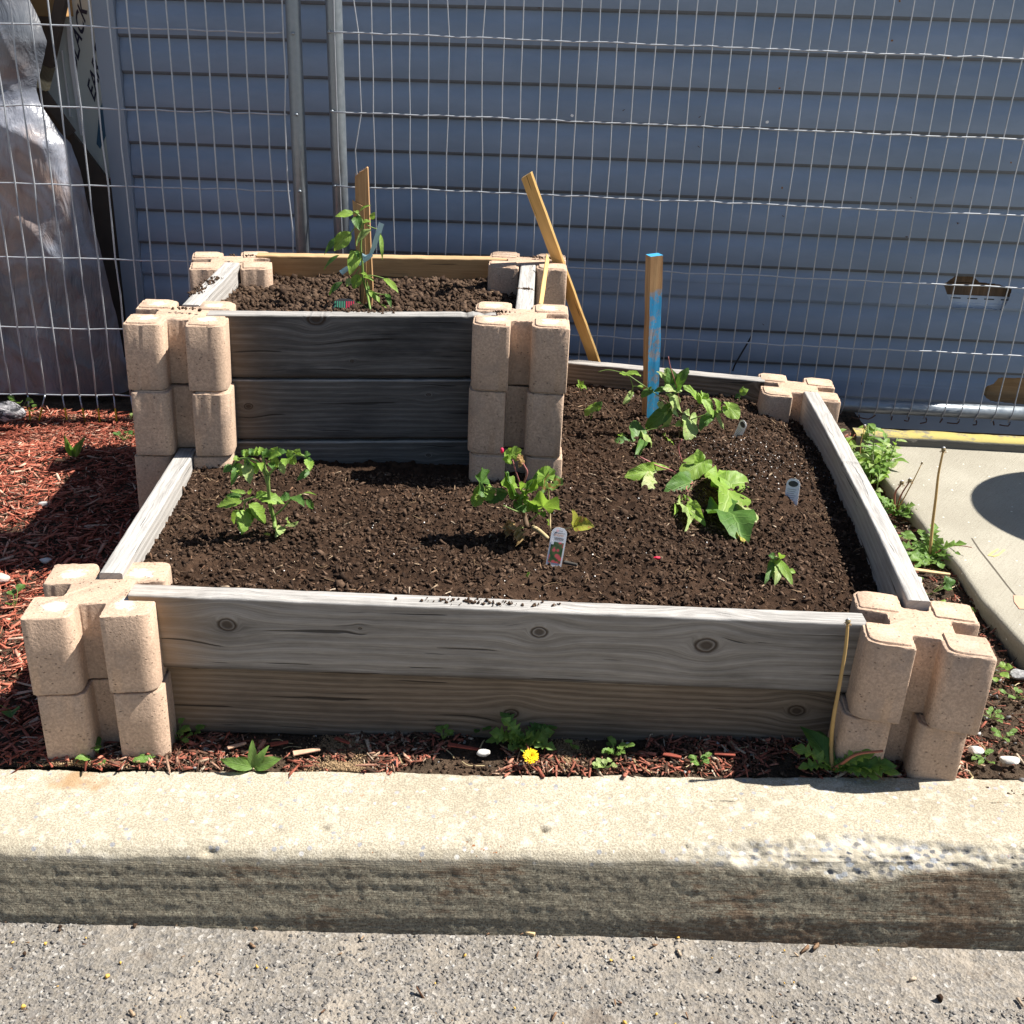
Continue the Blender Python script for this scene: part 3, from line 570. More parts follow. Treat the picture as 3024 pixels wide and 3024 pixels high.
def film():
    rows = [(-60, 82), (0, 90), (35, 106), (70, 122), (124, 140), (180, 128), (262, 110), (300, 122), (390, 182), (422, 212), (500, 238), (621, 265), (766, 306), (945, 350), (1060, 372), (1150, 386)]
    ny, nx = 150, 110; V = []
    pys = np.linspace(-60, 1146, ny); R = np.interp(pys, [r[0] for r in rows], [r[1] for r in rows])
    A = np.array(CAM_LOC); 
    return pys, R
FILM_EDGE = [(-0.757, 1.82, 1.173), (-0.757, 1.82, 1.121), (-0.746, 1.82, 1.091), (-0.735, 1.82, 1.061), (-0.724, 1.82, 1.014), (-0.743, 1.82, 0.963), (-0.771, 1.82, 0.887), (-0.764, 1.82, 0.852), (-0.716, 1.82, 0.77), (-0.69, 1.82, 0.741), (-0.673, 1.82, 0.666), (-0.66, 1.82, 0.547), (-0.635, 1.82, 0.401), (-0.611, 1.82, 0.212), (-0.601, 1.82, 0.086), (-0.597, 1.82, -0.016)]
def film2():
    E = np.array(FILM_EDGE); o_ = np.argsort(E[:, 2]); zz = np.linspace(E[:, 2].min(), E[:, 2].max()+.5, 230); ex = np.interp(zz, E[o_, 2], E[o_, 0])
    s = np.linspace(0, 1, 150); X = ex[:, None]*s[None]+(-1.75)*(1-s[None]); Zz = np.repeat(zz[:, None], 150, 1)
    D = X-ex[:, None]
    Y = 1.75+np.exp(D/.03)*.07-.03*(1-np.exp(D/.2))
    w1 = fbm(X*1.6+Zz*.5, Zz*.8, 3.2, 4, 410, .6); ridg = 1-np.abs(fbm(X+Zz*.6, Zz*.45, 7, 3, 420))
    Y = Y-w1*.015-ridg**3*.012-fbm(X, Zz, 22, 3, 430)*.004
    Y = Y-.012*np.exp(-((X+.86)/.10)**2-((Zz-.76)/.12)**2)
    me = npmesh('film', np.stack([X, Y, Zz], -1).reshape(-1, 3), grid_faces(230, 150), m_film, True)
    p = empty('wrapped_pallet', (-1.1, 1.85, 0), label='pallet load wrapped in wrinkled cloudy plastic film behind the left fence panel', cat='pallet load')
    o = link(me, 'plastic_film'); attach(o, p)
    b = link(rbox(.5, .3, 1.3, .01), 'load'); b.data.materials.append(m_darkw); b.location = (-1.45, 2.1, .72); attach(b, p)
film2()
st = link(rbox(1.4, .06, .035, .004), 'skirting_board'); st.data.materials.append(m_trim); st.location = (-1.28, 1.97, .018); attach(st, bld)

# ------------------------------------------------------------------ mesh fence panels
def fence_pt(q, i, j, off=0.):
    x0, y0, al, be, z0, sx, sz = q
    ex = Vector((math.cos(al), math.sin(al), 0)); n = Vector((-math.sin(al), math.cos(al), 0)); ez = n*math.sin(be)+Vector((0, 0, math.cos(be)))
    return Vector((x0, y0, z0))+ex*i*sx-ez*j*sz+n*off
QR = (.1213, 1.6789, -.0248, -.0317, 1.0721, .0508, .2026); QL = (-.7233, 1.6038, .0823, .0096, 1.065, .0508, .206)
fr = empty('mesh_fence_panel', fence_pt(QR, 0, 5), label='leaning galvanised wire mesh panel on the right with a fat bottom pipe', cat='fence', group='galvanised mesh fence panels')
fl = empty('mesh_fence_panel', fence_pt(QL, 14, 5), label='galvanised wire mesh panel on the left with yellow tipped wire ends', cat='fence', group='galvanised mesh fence panels')
rr = random.Random(3)
for i in range(0, 42):
    pts = []; kink = {1: .014, 8: -.006, 6: .004}.get(i, 0)
    for j in np.arange(-7, 4.75, .5):
        wv = rr.gauss(0, .0011); 
        if kink and abs(j-.5) < .8: wv += kink
        pts.append(fence_pt(QR, i, j, 0)+Vector((wv, rr.gauss(0, .0012), 0)))
    if i < 24: pts.append(fence_pt(QR, i, 5.1)); 
    else:
        pts.append(fence_pt(QR, i, 4.92, 0)); pts.append(fence_pt(QR, i, 5.06, .004)+Vector((-.006, 0, 0)))
    attach(link(tubemesh('vertical_wire', pts, .0017, m_wire, 6, sm=1), 'vertical_wire'), fr)
for j in range(-7, 5):
    pts = [fence_pt(QR, i, j, -.0038)+Vector((0, 0, rr.gauss(0, .0012))) for i in np.arange(-.3, 42, 1.0)]
    attach(link(tubemesh('horizontal_wire', pts, .0022, m_wire, 6, sm=1), 'horizontal_wire'), fr)
attach(link(tubemesh('post', [fence_pt(QR, -.1, -7.3, .024), fence_pt(QR, -.1, 5.5, .024)], .0225, m_steel, 20), 'post'), fr)
attach(link(tubemesh('bottom_rail', [fence_pt(QR, -.1, 4.93, .022), fence_pt(QR, 46, 4.93, .022)], .0215, m_steel, 20), 'bottom_rail'), fr)
for i in range(26, 41):   # bent rusty wire ends below the rail
    a = fence_pt(QR, i, 5.04, .003); b = a+Vector((rr.uniform(-.03, .004), -.004, -.012)); c = b+Vector((rr.uniform(-.035, -.008), rr.uniform(-.004, .004), rr.uniform(-.006, .004)))
    attach(link(tubemesh('wire_tip', [a, b, c] if i % 3 else [a, b], .0021, m_rustw, 6, sm=2), 'wire_tip'), fr)
for i in range(-8, 15):
    pts = []
    for j in np.arange(-7, 5.01, .5):
        wv = rr.gauss(0, .0010)
        if i == 11 and abs(j-3) < .6: wv += .007
        if i == 14 and abs(j-1.5) < .6: wv -= .006
        pts.append(fence_pt(QL, i, j, 0)+Vector((wv, rr.gauss(0, .001), 0)))
    attach(link(tubemesh('vertical_wire', pts, .0024, m_wire, 6, sm=1), 'vertical_wire'), fl)
    e = fence_pt(QL, i, 5.0); k = {-1: -.018, 0: .018}.get(i, .014+rr.uniform(-.006, .008)); e2 = e+Vector((k, -.03, -.078)); mid_ = e.lerp(e2, .45)
    attach(link(tubemesh('wire_foot', [e, mid_], .0021, m_wire, 6, sm=1), 'wire_foot'), fl)
    attach(link(tubemesh('wire_foot', [mid_, e2], .0026, m_yelpaint if i >= -2 else m_wire, 6, sm=1), 'wire_foot'), fl)
for j in range(-7, 6):
    pts = [fence_pt(QL, i, j, .0040)+Vector((0, 0, rr.gauss(0, .001))) for i in np.arange(-8, 14.6, 1.0)]
    attach(link(tubemesh('horizontal_wire', pts, .0024, m_wire, 6, sm=1), 'horizontal_wire'), fl)
attach(link(tubemesh('post', [fence_pt(QL, 14.5, -7.3, .024), fence_pt(QL, 14.5, 5.4, .024)], .0205, m_steel, 20), 'post'), fl)
for q, p_, ii in ((QR, fr, -.3), (QL, fl, 14.5)):
    for j in range(-6, 5):
        V, F = ico(1); c_ = fence_pt(q, ii, j, -.003); o = link(pymesh('weld', V*np.array((.013, .009, .010)), [tuple(f) for f in F], m_steel, True), 'weld', loc=c_); attach(o, p_)

# ------------------------------------------------------------------ concrete planter blocks
COLS=[(0.0, 0.0, 0.1197, -0.011, -0.0197, 0.0221), (1.3383, 0.0, -0.1333, -0.0049, 0.0362, 0.0521), (-0.0316, 0.6507, 0.1184, 0.0019, 0.0186, 0.0004), (0.6651, 0.6936, -0.0003, 0.0159, 0.0056, 0.0092), (-0.073, 1.1997, 0.2409, -0.0071, 0.0031, -0.0033), (0.6702, 1.2768, 0.0049, 0.0055, 0.0082, 0.0123), (1.3872, 1.2158, -0.1069, -0.0003, 0.0311, 0.0106)]
HA, SW, SD, BH = .0983, .0218, .047, .14
def fillet(pts, seg=5, step=.006):
    P = []; n = len(pts)
    for i in range(n):
        (x0, y0, _), (x1, y1, r), (x2, y2, _) = pts[i-1], pts[i], pts[(i+1) % n]
        a = Vector((x0-x1, y0-y1)); b = Vector((x2-x1, y2-y1)); a.normalize(); b.normalize(); ca = a.dot(b); t = r/math.tan(math.acos(ca)/2)
        p, q_ = Vector((x1, y1))+a*t, Vector((x1, y1))+b*t; c = Vector((x1, y1))+(a+b).normalized()*(r/math.sin(math.acos(ca)/2)); sg = seg if r > .008 else 2
        for k in range(sg+1):
            f = k/sg; v_ = ((p-c)*(math.sin((1-f)*math.pi/2))+(q_-c)*math.sin(f*math.pi/2)); v_ = v_.normalized()*r; P.append((c.x+v_.x, c.y+v_.y))
    Q = []
    for i in range(len(P)):
        p, n_ = P[i], P[(i+1) % len(P)]; d = math.hypot(n_[0]-p[0], n_[1]-p[1]); k = max(1, int(d/step))
        for s in range(k): Q.append((p[0]+(n_[0]-p[0])*s/k, p[1]+(n_[1]-p[1])*s/k))
    return np.array(Q)
def outline():
    a, w, d = HA, SW, HA-SD; e = .0035; R = .022; R2 = .017
    return fillet([(a, -w, e), (d, -w, e), (d, w, e), (a, w, e), (a, a, R), (w, a, e), (w, d, e), (-w, d, e), (-w, a, R2), (-a, a, .005), (-a, w, e), (-d, w, e), (-d, -w, e), (-a, -w, e), (-a, -a, .005), (-w, -a, R2), (-w, -d, e), (w, -d, e), (w, -a, e), (a, -a, R)])
OUT = outline(); _T = np.roll(OUT, -1, 0)-np.roll(OUT, 1, 0); _T /= np.linalg.norm(_T, axis=1)[:, None]; ONRM = np.stack([_T[:, 1], -_T[:, 0]], 1)
def block_mesh(seed, m, pads=True):
    rs = np.random.RandomState(seed); n = len(OUT); V = []; F = []
    def ring(z, ins, jit): 
        o = OUT-ONRM*ins+ONRM*(rs.randn(n)*jit)[:, None]; zz = z+rs.randn(n)*jit*.6
        V.extend([(x, y, q) for (x, y), q in zip(o, zz)])
    ht = BH-(.0030 if pads else .0)
    ring(.0008, .0016, .0005); ring(.0024, .0, .00012); ring(BH*.5, -.0002, .00008); ring(ht-.0026, 0, .00014); ring(ht-.0007, .0008, .0006); ring(ht, .0024, .0006)
    for k in range(5):
        for i in range(n): F.append((k*n+i, k*n+(i+1) % n, (k+1)*n+(i+1) % n, (k+1)*n+i))
    F.append(tuple(5*n+i for i in range(n))); F.append(tuple(range(n))[::-1])
    if pads:
        for sx_, sy_ in ((1, 1), (-1, 1), (-1, -1), (1, -1)):
            lo, hi = SW+.006, HA-.005; xa, xb = (lo, hi) if sx_ > 0 else (-hi, -lo); ya, yb = (lo, hi) if sy_ > 0 else (-hi, -lo); rr_ = [.004]*4
            cs = [(xa, ya), (xb, ya), (xb, yb), (xa, yb)]; rr_[2 if sy_ > 0 else 1] = .017
            pp = [tuple(v_) for v_ in fillet([(x, y, r) for (x, y), r in zip(cs, rr_)], 4, .02)]
            c_ = np.mean(pp, axis=0); b0 = len(V); kk = len(pp)
            for zz, f in ((ht-.001, 1.0), (BH-.0010, .975), (BH, .95)):
                for x, y in pp: V.append((c_[0]+(x-c_[0])*f+rs.randn()*.0003, c_[1]+(y-c_[1])*f+rs.randn()*.0003, zz+rs.randn()*.0002))
            for L in range(2):
                for i in range(kk): F.append((b0+L*kk+i, b0+L*kk+(i+1) % kk, b0+(L+1)*kk+(i+1) % kk, b0+(L+1)*kk+i))
            F.append(tuple(b0+2*kk+i for i in range(kk)))
    me = pymesh('block', V, F, m); bm = bmesh.new(); bm.from_mesh(me)
    bmesh.ops.triangulate(bm, faces=[f for f in bm.faces if len(f.verts) > 4], ngon_method='EAR_CLIP'); bmesh.ops.recalc_face_normals(bm, faces=bm.faces); bm.to_mesh(me); bm.free()
    for p in me.polygons: p.use_smooth = True
    me.set_sharp_from_angle(angle=math.radians(33)); return me
BLK = [block_mesh(i, m_blk) for i in range(3)]; BLK_FLAT = block_mesh(9, m_blk_w, False); BLK_W = block_mesh(5, m_blk_w)
bed = empty('raised_garden_bed', (.69, .6, 0), label='low wide raised bed of grey planks slotted into tan concrete corner blocks', cat='raised bed')
tier = empty('raised_planter_box', (.32, .95, 0), label='tall upper planter box of dark planks standing in the back left of the low bed', cat='raised bed')
RAD = math.radians
OFF = {(1, 0): (-.014, .014, 2.5), (0, 0): (.004, .004, -1), (2, 2): (.003, -.002, .6), (2, 1): (-.002, .003, -.8), (3, 2): (-.003, .002, -.5), (3, 1): (.0, .0, .7), (6, 0): (.004, .002, 1)}
for ci, (cx, cy, ang, dz, tx, ty) in enumerate(COLS):
    H = 4 if ci in (2, 3, 4, 5) else 2
    for lv in range(H):
        ox, oy, da = OFF.get((ci, lv), (random.uniform(-.002, .002), random.uniform(-.002, .002), random.uniform(-.6, .6)))
        zt = (lv+1-H)*BH; x = cx+tx*zt+ox; y = cy+ty*zt+oy
        me = BLK[(ci+lv) % 3]
        if lv == H-1: me = BLK_FLAT if ci == 0 else (BLK_W if ci in (2, 3) else me)
        R_ = Matrix.Rotation(ty*-1*-1*0 or 0, 4, 'X')
        up = Vector((tx, ty, 1)).normalized(); tilt = Vector((0, 0, 1)).rotation_difference(up).to_matrix().to_4x4()
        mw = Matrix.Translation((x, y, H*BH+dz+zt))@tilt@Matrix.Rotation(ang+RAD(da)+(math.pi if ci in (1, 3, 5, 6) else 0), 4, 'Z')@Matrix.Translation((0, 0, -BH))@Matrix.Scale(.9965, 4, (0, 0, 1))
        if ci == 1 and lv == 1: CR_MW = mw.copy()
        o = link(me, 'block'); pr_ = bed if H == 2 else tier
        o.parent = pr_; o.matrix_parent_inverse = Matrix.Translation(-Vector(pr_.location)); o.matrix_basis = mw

V = []; P_ = [(-.012, .052), (-.008, .034), (.004, .018), (-.001, .0), (.010, -.012), (.006, -.034), (.012, -.052)]
for i, (x, y) in enumerate(P_):
    wd_ = .0012+.0008*(i % 2); V += [(x-wd_, y, .1367), (x+wd_, y, .1367), (x-wd_*.4, y, .1340), (x+wd_*.4, y, .1340)]
gp = link(pymesh('crack', V, [(4*i, 4*i+1, 4*i+5, 4*i+4) for i in range(6)], simple('crack_dark', (.09, .06, .045), .95)), 'crack'); gp.parent = bed; gp.matrix_parent_inverse = Matrix.Translation(-Vector(bed.location)); gp.matrix_basis = CR_MW
# ------------------------------------------------------------------ planks
def plank(p0, p1, ztop0, ztop1, m, parent, h=.1335, t=.0378, bow=0, warp=0, sag=0, seed=0, topnotch=0):
    p0, p1 = Vector((p0[0], p0[1], 0)), Vector((p1[0], p1[1], 0)); d = p1-p0; L = d.length; ang = math.atan2(d.y, d.x)
    n = max(20, int(L/.012)); r = .0035
    sec = []
    hy, hz = t/2, h
    for cx, cz, a0 in ((hy-r, hz-r, 0), (-hy+r, hz-r, math.pi/2), (-hy+r, r, math.pi), (hy-r, r, 1.5*math.pi)):
        for i in range(4): a = a0+math.pi/2*i/3; sec.append((cx+r*math.cos(a), cz+r*math.sin(a)))
        if a0 in (0, math.pi): 
            for f in (.33, .66): s_ = 1 if a0 == 0 else -1; sec.append((s_*(hy-r)*(1-2*f), (hz if s_ > 0 else 0)))
        else:
            for f in np.linspace(.1, .9, 8): s_ = -1 if a0 == math.pi/2 else 1; sec.append((s_*hy, (hz-r-(hz-2*r)*f) if s_ < 0 else (r+(hz-2*r)*f)))
    k = len(sec); xs = np.linspace(0, L, n+1); V = []; F = []
    nz = fbm(xs, xs*0+seed, 2.2, 3, 500+seed); nt = fbm(xs, xs*0, 30, 4, 520+seed, .7)
    for i, x in enumerate(xs):
        u = x/L
        for (y, z) in sec:
            yy = y+bow*4*u*(1-u)+warp*(z/h-.5)*2*math.sin(u*5+seed)*.5+nz[i]*.0015; zz = z-(sag*4*u*(1-u))
            if z > h-.006: zz += nt[i]*.0016*(1 if y < 0 else .6)-max(0, nt[i]-.35)*topnotch
            if z < .004: zz += nt[i]*.002
            V.append((x, yy, zz))
    for i in range(n):
        for j in range(k): F.append((i*k+j, (i+1)*k+j, (i+1)*k+(j+1) % k, i*k+(j+1) % k))
    F.append(tuple(range(k))[::-1]); F.append(tuple(n*k+j for j in range(k)))
    me = pymesh('plank', V, F, m); bm = bmesh.new(); bm.from_mesh(me); bmesh.ops.recalc_face_normals(bm, faces=bm.faces); bm.to_mesh(me); bm.free()
    o = link(me, 'plank'); zb0, zb1 = ztop0-h, ztop1-h
    o.parent = parent; o.matrix_parent_inverse = Matrix.Translation(-Vector(parent.location))
    o.matrix_basis = Matrix.Translation((p0.x, p0.y, zb0))@Matrix.Rotation(ang, 4, 'Z')@Matrix.Rotation(-math.atan2(zb1-zb0, L), 4, 'Y'); return o
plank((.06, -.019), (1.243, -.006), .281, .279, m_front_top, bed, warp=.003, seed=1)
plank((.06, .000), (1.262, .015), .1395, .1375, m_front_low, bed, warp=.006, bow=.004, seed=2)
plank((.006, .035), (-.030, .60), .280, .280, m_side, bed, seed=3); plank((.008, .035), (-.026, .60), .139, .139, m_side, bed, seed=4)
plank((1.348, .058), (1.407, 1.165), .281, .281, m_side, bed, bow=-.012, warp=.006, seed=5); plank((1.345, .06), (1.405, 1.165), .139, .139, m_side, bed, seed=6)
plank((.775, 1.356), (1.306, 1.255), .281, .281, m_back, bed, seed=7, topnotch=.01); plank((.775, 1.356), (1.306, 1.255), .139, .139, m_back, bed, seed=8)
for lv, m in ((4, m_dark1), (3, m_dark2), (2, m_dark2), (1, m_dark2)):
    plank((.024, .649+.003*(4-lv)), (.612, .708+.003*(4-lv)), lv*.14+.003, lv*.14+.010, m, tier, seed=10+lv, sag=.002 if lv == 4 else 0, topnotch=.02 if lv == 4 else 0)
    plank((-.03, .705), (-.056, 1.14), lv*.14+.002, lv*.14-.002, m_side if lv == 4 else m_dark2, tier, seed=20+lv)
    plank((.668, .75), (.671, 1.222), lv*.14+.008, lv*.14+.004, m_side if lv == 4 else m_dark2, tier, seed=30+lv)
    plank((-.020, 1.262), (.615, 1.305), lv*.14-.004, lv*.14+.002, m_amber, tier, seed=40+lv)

# ------------------------------------------------------------------ soil
def in_bed(X, Y):
    u = np.clip(Y/1.2, 0, 1.2); xl = .005-.045*u; xr = 1.345+.075*np.clip(Y/1.15, 0, 1.1)
    yb = np.where(X > .72, 1.36-(X-.775)*.19, 1.25)
    return (X > xl)&(X < xr)&(Y > -.01)&(Y < yb)
def z_soil(X, Y):
    z = .236+fbm(X, Y, 3.2, 3, 600)*.012+fbm(X, Y, 14, 3, 610)*.007+np.abs(fbm(X, Y, 48, 4, 620, .7))*.015
    xr = 1.345+.075*np.clip(Y/1.15, 0, 1.1); z = z-.034*np.clip(1-(xr-.03-X)/.16, 0, 1)**1.2
    z = z-.008*np.clip(1-(Y-.0)/.07, 0, 1); z = z-.014*np.clip((Y-1.0)/.3, 0, 1)
    z = z+.012*np.exp(-((X-.12)/.18)**2-((Y-.56)/.1)**2)-.006*np.exp(-((X-.45)/.15)**2-((Y-.6)/.06)**2)
    for hx, hy, hr, hd in ((1.17, .95, .035, .02), (.76, 1.06, .03, .018), (1.22, 1.05, .03, .01)): z = z-hd*np.exp(-((X-hx)**2+(Y-hy)**2)/hr**2)
    z = z+.012*np.exp(-((np.hypot(X-.86, Y-1.09)-.13)/.03)**2)*(X > .7)
    return z
def not_tier(X, Y): return ~((X < .735)&(Y > .62))
tag(heightgrid('bed_soil', -.05, 1.44, -.02, 1.40, .0034, z_soil, m_soil, mask=lambda X, Y: in_bed(X, Y)&~((X < .64)&(Y > .68))), kind='structure')
def sample(n, x0, x1, y0, y1, ok, rs=RS):
    X = x0+(x1-x0)*rs.rand(n); Y = y0+(y1-y0)*rs.rand(n); m = ok(X, Y); return X[m], Y[m]
okb = lambda X, Y: in_bed(X, Y)&not_tier(X, Y)
X, Y = sample(56000, -.04, 1.42, 0, 1.36, okb); kk = fbm(X, Y, 9, 3, 650) > -.25+RS.rand(len(X))*.35-.2; X, Y = X[kk], Y[kk]; s = sizes(len(X), .0012, .0088, 3.6, av=.55); tag(scatter('soil_crumbs', np.stack([X, Y, z_soil(X, Y)+s[:, 2]*.2], -1), s, m_clod, flat=1.), 'dark crumbs of potting soil covering the low bed', 'soil', kind='stuff')
X, Y = sample(260, -.04, 1.42, 0, 1.36, okb); s = sizes(len(X), .008, .018, 2.4, av=.45); tag(scatter('soil_clods', np.stack([X, Y, z_soil(X, Y)+s[:, 2]*.1], -1), s, m_clod, flat=1., jit=.35), 'larger dark clods lying on the low bed soil', 'soil', kind='stuff')
X, Y = sample(4200, -.04, 1.42, 0, 1.36, okb); s = sizes(len(X), .0025, .018, 3.6, asp=(1, .22, .13)); tag(scatter('wood_flecks', np.stack([X, Y, z_soil(X, Y)+.0025], -1), s, m_fleck, 'chip', .4), 'tan wood flecks sprinkled over the low bed soil', 'wood flecks', kind='stuff')
X, Y = sample(800, -.04, 1.42, 0, 1.36, okb); n = len(X); X2 = 1.19+RS.randn(300)*.09; Y2 = .78+RS.randn(300)*.09; X = np.append(X[:200], X2); Y = np.append(Y[:200], Y2); s = sizes(len(X), .001, .0032, 3.); tag(scatter('perlite_grains', np.stack([X, Y, z_soil(X, Y)+.003], -1), s, m_perl, flat=1.), 'white perlite grains scattered in the low bed soil', 'perlite', kind='stuff')
X, Y = sample(16000, -.04, 1.42, 0, 1.36, okb); s = sizes(len(X), .003, .015, 2.4, asp=(1, .55, .25)); tag(scatter('bark_flakes', np.stack([X, Y, z_soil(X, Y)+.002], -1), s, m_clod, 'chip', .5, .4), 'dark bark flakes mixed into the low bed soil', 'bark', kind='stuff')
# dry roots
def rootmesh(nm, n, ok, zf, m, x0, x1, y0, y1, L0, L1, r=.0006, seed=1):
    rs = random.Random(seed); VV = []; FF = []
    while n > 0:
        x, y = rs.uniform(x0, x1), rs.uniform(y0, y1)
        if not ok(np.array([x]), np.array([y]))[0]: continue
        n -= 1; a = rs.uniform(0, 6.28); L = rs.uniform(L0, L1); pts = []
        for i in range(4):
            z = float(zf(np.array([x]), np.array([y]))[0])+.003+rs.uniform(0, .004); pts.append((x, y, z)); x += math.cos(a)*L/3; y += math.sin(a)*L/3; a += rs.uniform(-.7, .7)
        V, F = tube(pts, r*rs.uniform(.7, 1.6), 4, 3); b = len(VV); VV += V; FF += [tuple(i+b for i in f) for f in F]
    return link(pymesh(nm, VV, FF, m), nm)
tag(rootmesh('dry_roots', 70, okb, z_soil, MATS['root'], 0, 1.38, .02, 1.3, .010, .04, .00035), 'thin dry rootlets lying on the low bed soil', 'roots', kind='stuff')
# upper tier soil
def in_t(X, Y): return (X > -.035+(-.02)*(Y-.7)/.5)&(X < .652)&(Y > .668+(X)*.10)&(Y < 1.245+(X+.02)*.068)
def z_t(X, Y):
    z = .507+fbm(X, Y, 5, 3, 700)*.014+fbm(X, Y, 20, 3, 710)*.012+np.abs(fbm(X, Y, 50, 4, 720, .7))*.014
    z = z-.05*np.clip(1-(.65-X)/.09, 0, 1)*np.clip((1.2-Y)/.2, .35, 1); z = z-.012*np.clip((Y-.85)/.35, 0, 1)-.02*np.clip(1-(Y-.70-X*.1)/.06, 0, 1); return z
tag(heightgrid('planter_soil', -.06, .66, .66, 1.30, .004, z_t, m_soil2, mask=in_t), kind='structure')
X, Y = sample(26000, -.05, .66, .66, 1.29, in_t); s = sizes(len(X), .0018, .015, 4.2, av=.5); tag(scatter('planter_clods', np.stack([X, Y, z_t(X, Y)+s[:, 2]*.2], -1), s, m_clod2, flat=1., jit=.34), 'brown crumbly clods filling the upper planter box', 'soil', kind='stuff')
X, Y = sample(350, -.05, .66, .66, 1.29, in_t); s = sizes(len(X), .004, .015, 2.4, asp=(1, .22, .13)); tag(scatter('planter_flecks', np.stack([X, Y, z_t(X, Y)+.005], -1), s, m_fleck, 'chip', .5), 'tan straw bits on the upper planter box soil', 'wood flecks', kind='stuff')
# soil smears lying on blocks and plank tops
P = []
for (cx, cy, z, n, sx, sy) in ((.33, .703, .565, 110, .05, .012), (.285, .700, .565, 60, .04, .010), (-.045, .93, .562, 60, .010, .05), (-.05, .83, .562, 70, .012, .04), (.67, .95, .566, 50, .013, .006), (-.06, 1.185, .566, 12, .02, .01), (-.02, 1.19, .566, 14, .012, .008), (.63, -.012, .282, 90, .10, .008), (-.028, .65, .568, 30, .03, .006), (.70, 1.30, .568, 30, .04, .004), (.62, .69, .578, 20, .03, .004)):
    for i in range(n): P.append((cx+random.gauss(0, sx*.6), cy+random.gauss(0, sy*.6), z))
P = np.array(P); s = sizes(len(P), .002, .007, 2); tag(scatter('spilled_soil', P, s, m_clod2, flat=1.), 'crumbs of soil spilled on the plank tops and corner blocks', 'soil', kind='stuff')

# ------------------------------------------------------------------ mulch and ground litter
okl = lambda X, Y: (X < .03-.0*Y)&(Y > -.12+.0205*(X+.146))&~((abs(X) < .09)&(abs(Y) < .09))
for i, (n, dz) in enumerate(((17000, .002), (17000, .006), (13000, .010))):
    X, Y = sample(n, -1.15, .05, -.15, 1.66, okl); s = sizes(len(X), .006, .034, 2., asp=(1, .2, .07), av=.8)
    o = scatter('red_mulch', np.stack([X, Y, z_ground(X, Y)+dz+RS.rand(len(X))*.004], -1), s, m_mulch, 'chip', .22, .3)
    tag(o, ('loose upper scatter' if i == 2 else 'middle layer' if i else 'lowest layer')+' of shredded red mulch left of the raised beds', 'mulch', kind='stuff')
okf = lambda X, Y: (Y > -.125+.0205*(X+.146))&(Y < .03)&(X > .0)&(X < 1.9)
X, Y = sample(12500, 0, 1.9, -.15, .05, okf); keep = fbm(X, Y, 8, 3, 800) > -.12; X, Y = X[keep], Y[keep]; s = sizes(len(X), .005, .030, 1.9, asp=(1, .24, .09), av=.5)
tag(scatter('mulch_litter', np.stack([X, Y, z_ground(X, Y)+.003+RS.rand(len(X))*.005], -1), s, m_mulch_old, 'chip', .3, .3), 'faded red mulch and bark litter between kerb and low bed', 'mulch', kind='stuff')
okr = lambda X, Y: (X > 1.36)&(X < 1.72)
X, Y = sample(4200, 1.36, 1.72, -.06, 1.5, okr); s = sizes(len(X), .005, .024, 2.2, asp=(1, .24, .09), av=.5)
tag(scatter('gap_litter', np.stack([X, Y, z_ground(X, Y)+.003+RS.rand(len(X))*.004], -1), s, m_mulch_old, 'chip', .3, .3), 'bark and straw litter in the gap between low bed and slab', 'mulch', kind='stuff')
allg = lambda X, Y: okf(X, Y)|okr(X, Y)
X, Y = sample(30000, 0, 1.72, -.15, 1.5, allg); s = sizes(len(X), .0018, .008, 2.6); tag(scatter('ground_crumbs', np.stack([X, Y, z_ground(X, Y)+.002], -1), s, m_clod2, flat=1.), 'brown earth crumbs on the ground strip beside the kerb', 'soil', kind='stuff')
X, Y = sample(1500, 0, 1.75, -.15, 1.5, allg); X = X[:260]; Y = Y[:260]; X2 = RS.rand(90)*.22+1.44; Y2 = RS.rand(90)*.4-.03; X = np.append(X, X2); Y = np.append(Y, Y2); s = sizes(len(X), .003, .014, 2.5, asp=(1, .8, .5)); tag(scatter('pebbles', np.stack([X, Y, z_ground(X, Y)+.004], -1), s, m_pebble, flat=.4), 'small grey and white pebbles strewn around the low bed', 'pebbles', kind='stuff')
tag(rootmesh('dry_straw', 90, allg, z_ground, MATS['stem_pale'], 0, 1.7, -.1, 1.3, .015, .06, .0009, 5), 'dry straw stems lying on the ground strip', 'straw', kind='stuff')
# larger chips on the strip, stones
def chip(name, p, L, wd, th, rz, m, label, cat, tilt=0):
    me = rbox(L, wd, th, .0008, 1)
    for v_ in me.vertices:
        k_ = fbm(np.array([v_.co.x*1.0+p[0]*7]), np.array([v_.co.y+p[1]*5]), 60, 2, 900)[0]; v_.co.y += k_*wd*.3; v_.co.z += k_*th*.4; v_.co.y *= (1-.5*v_.co.x/L)
    me.materials.append(m); o = link(me, name, loc=(p[0], p[1], p[2]+th/2)); o.rotation_euler = (tilt, tilt*.5, rz); return tag(o, label, cat, group='large wood chips on the ground strip' if 'chip' in cat else None)
m_redw = simple('red_wood', (.24, .06, .04), .8, .2, .4, 120); m_pinkw = simple('pinkish_wood', (.52, .32, .22), .8, .2, .4, 120); m_tanw = simple('tan_wood', (.55, .40, .22), .8, .2, .3, 120)
chip('wood_chip', (0.2235, -0.0623, 0.0127), .032, .007, .003, .5, m_pinkw, 'pinkish wood chip left of the red one beside the left corner blocks', 'wood chip')
chip('wood_chip', (0.2924, -0.0515, 0.0148), .03, .008, .003, .3, m_redw, 'red wood chip right of the plantain weed under the front plank', 'wood chip')
chip('wood_chip', (0.3423, -0.0723, 0.0163), .045, .009, .003, .35, m_pinkw, 'long pale pink wood chip right of the plantain weed', 'wood chip')
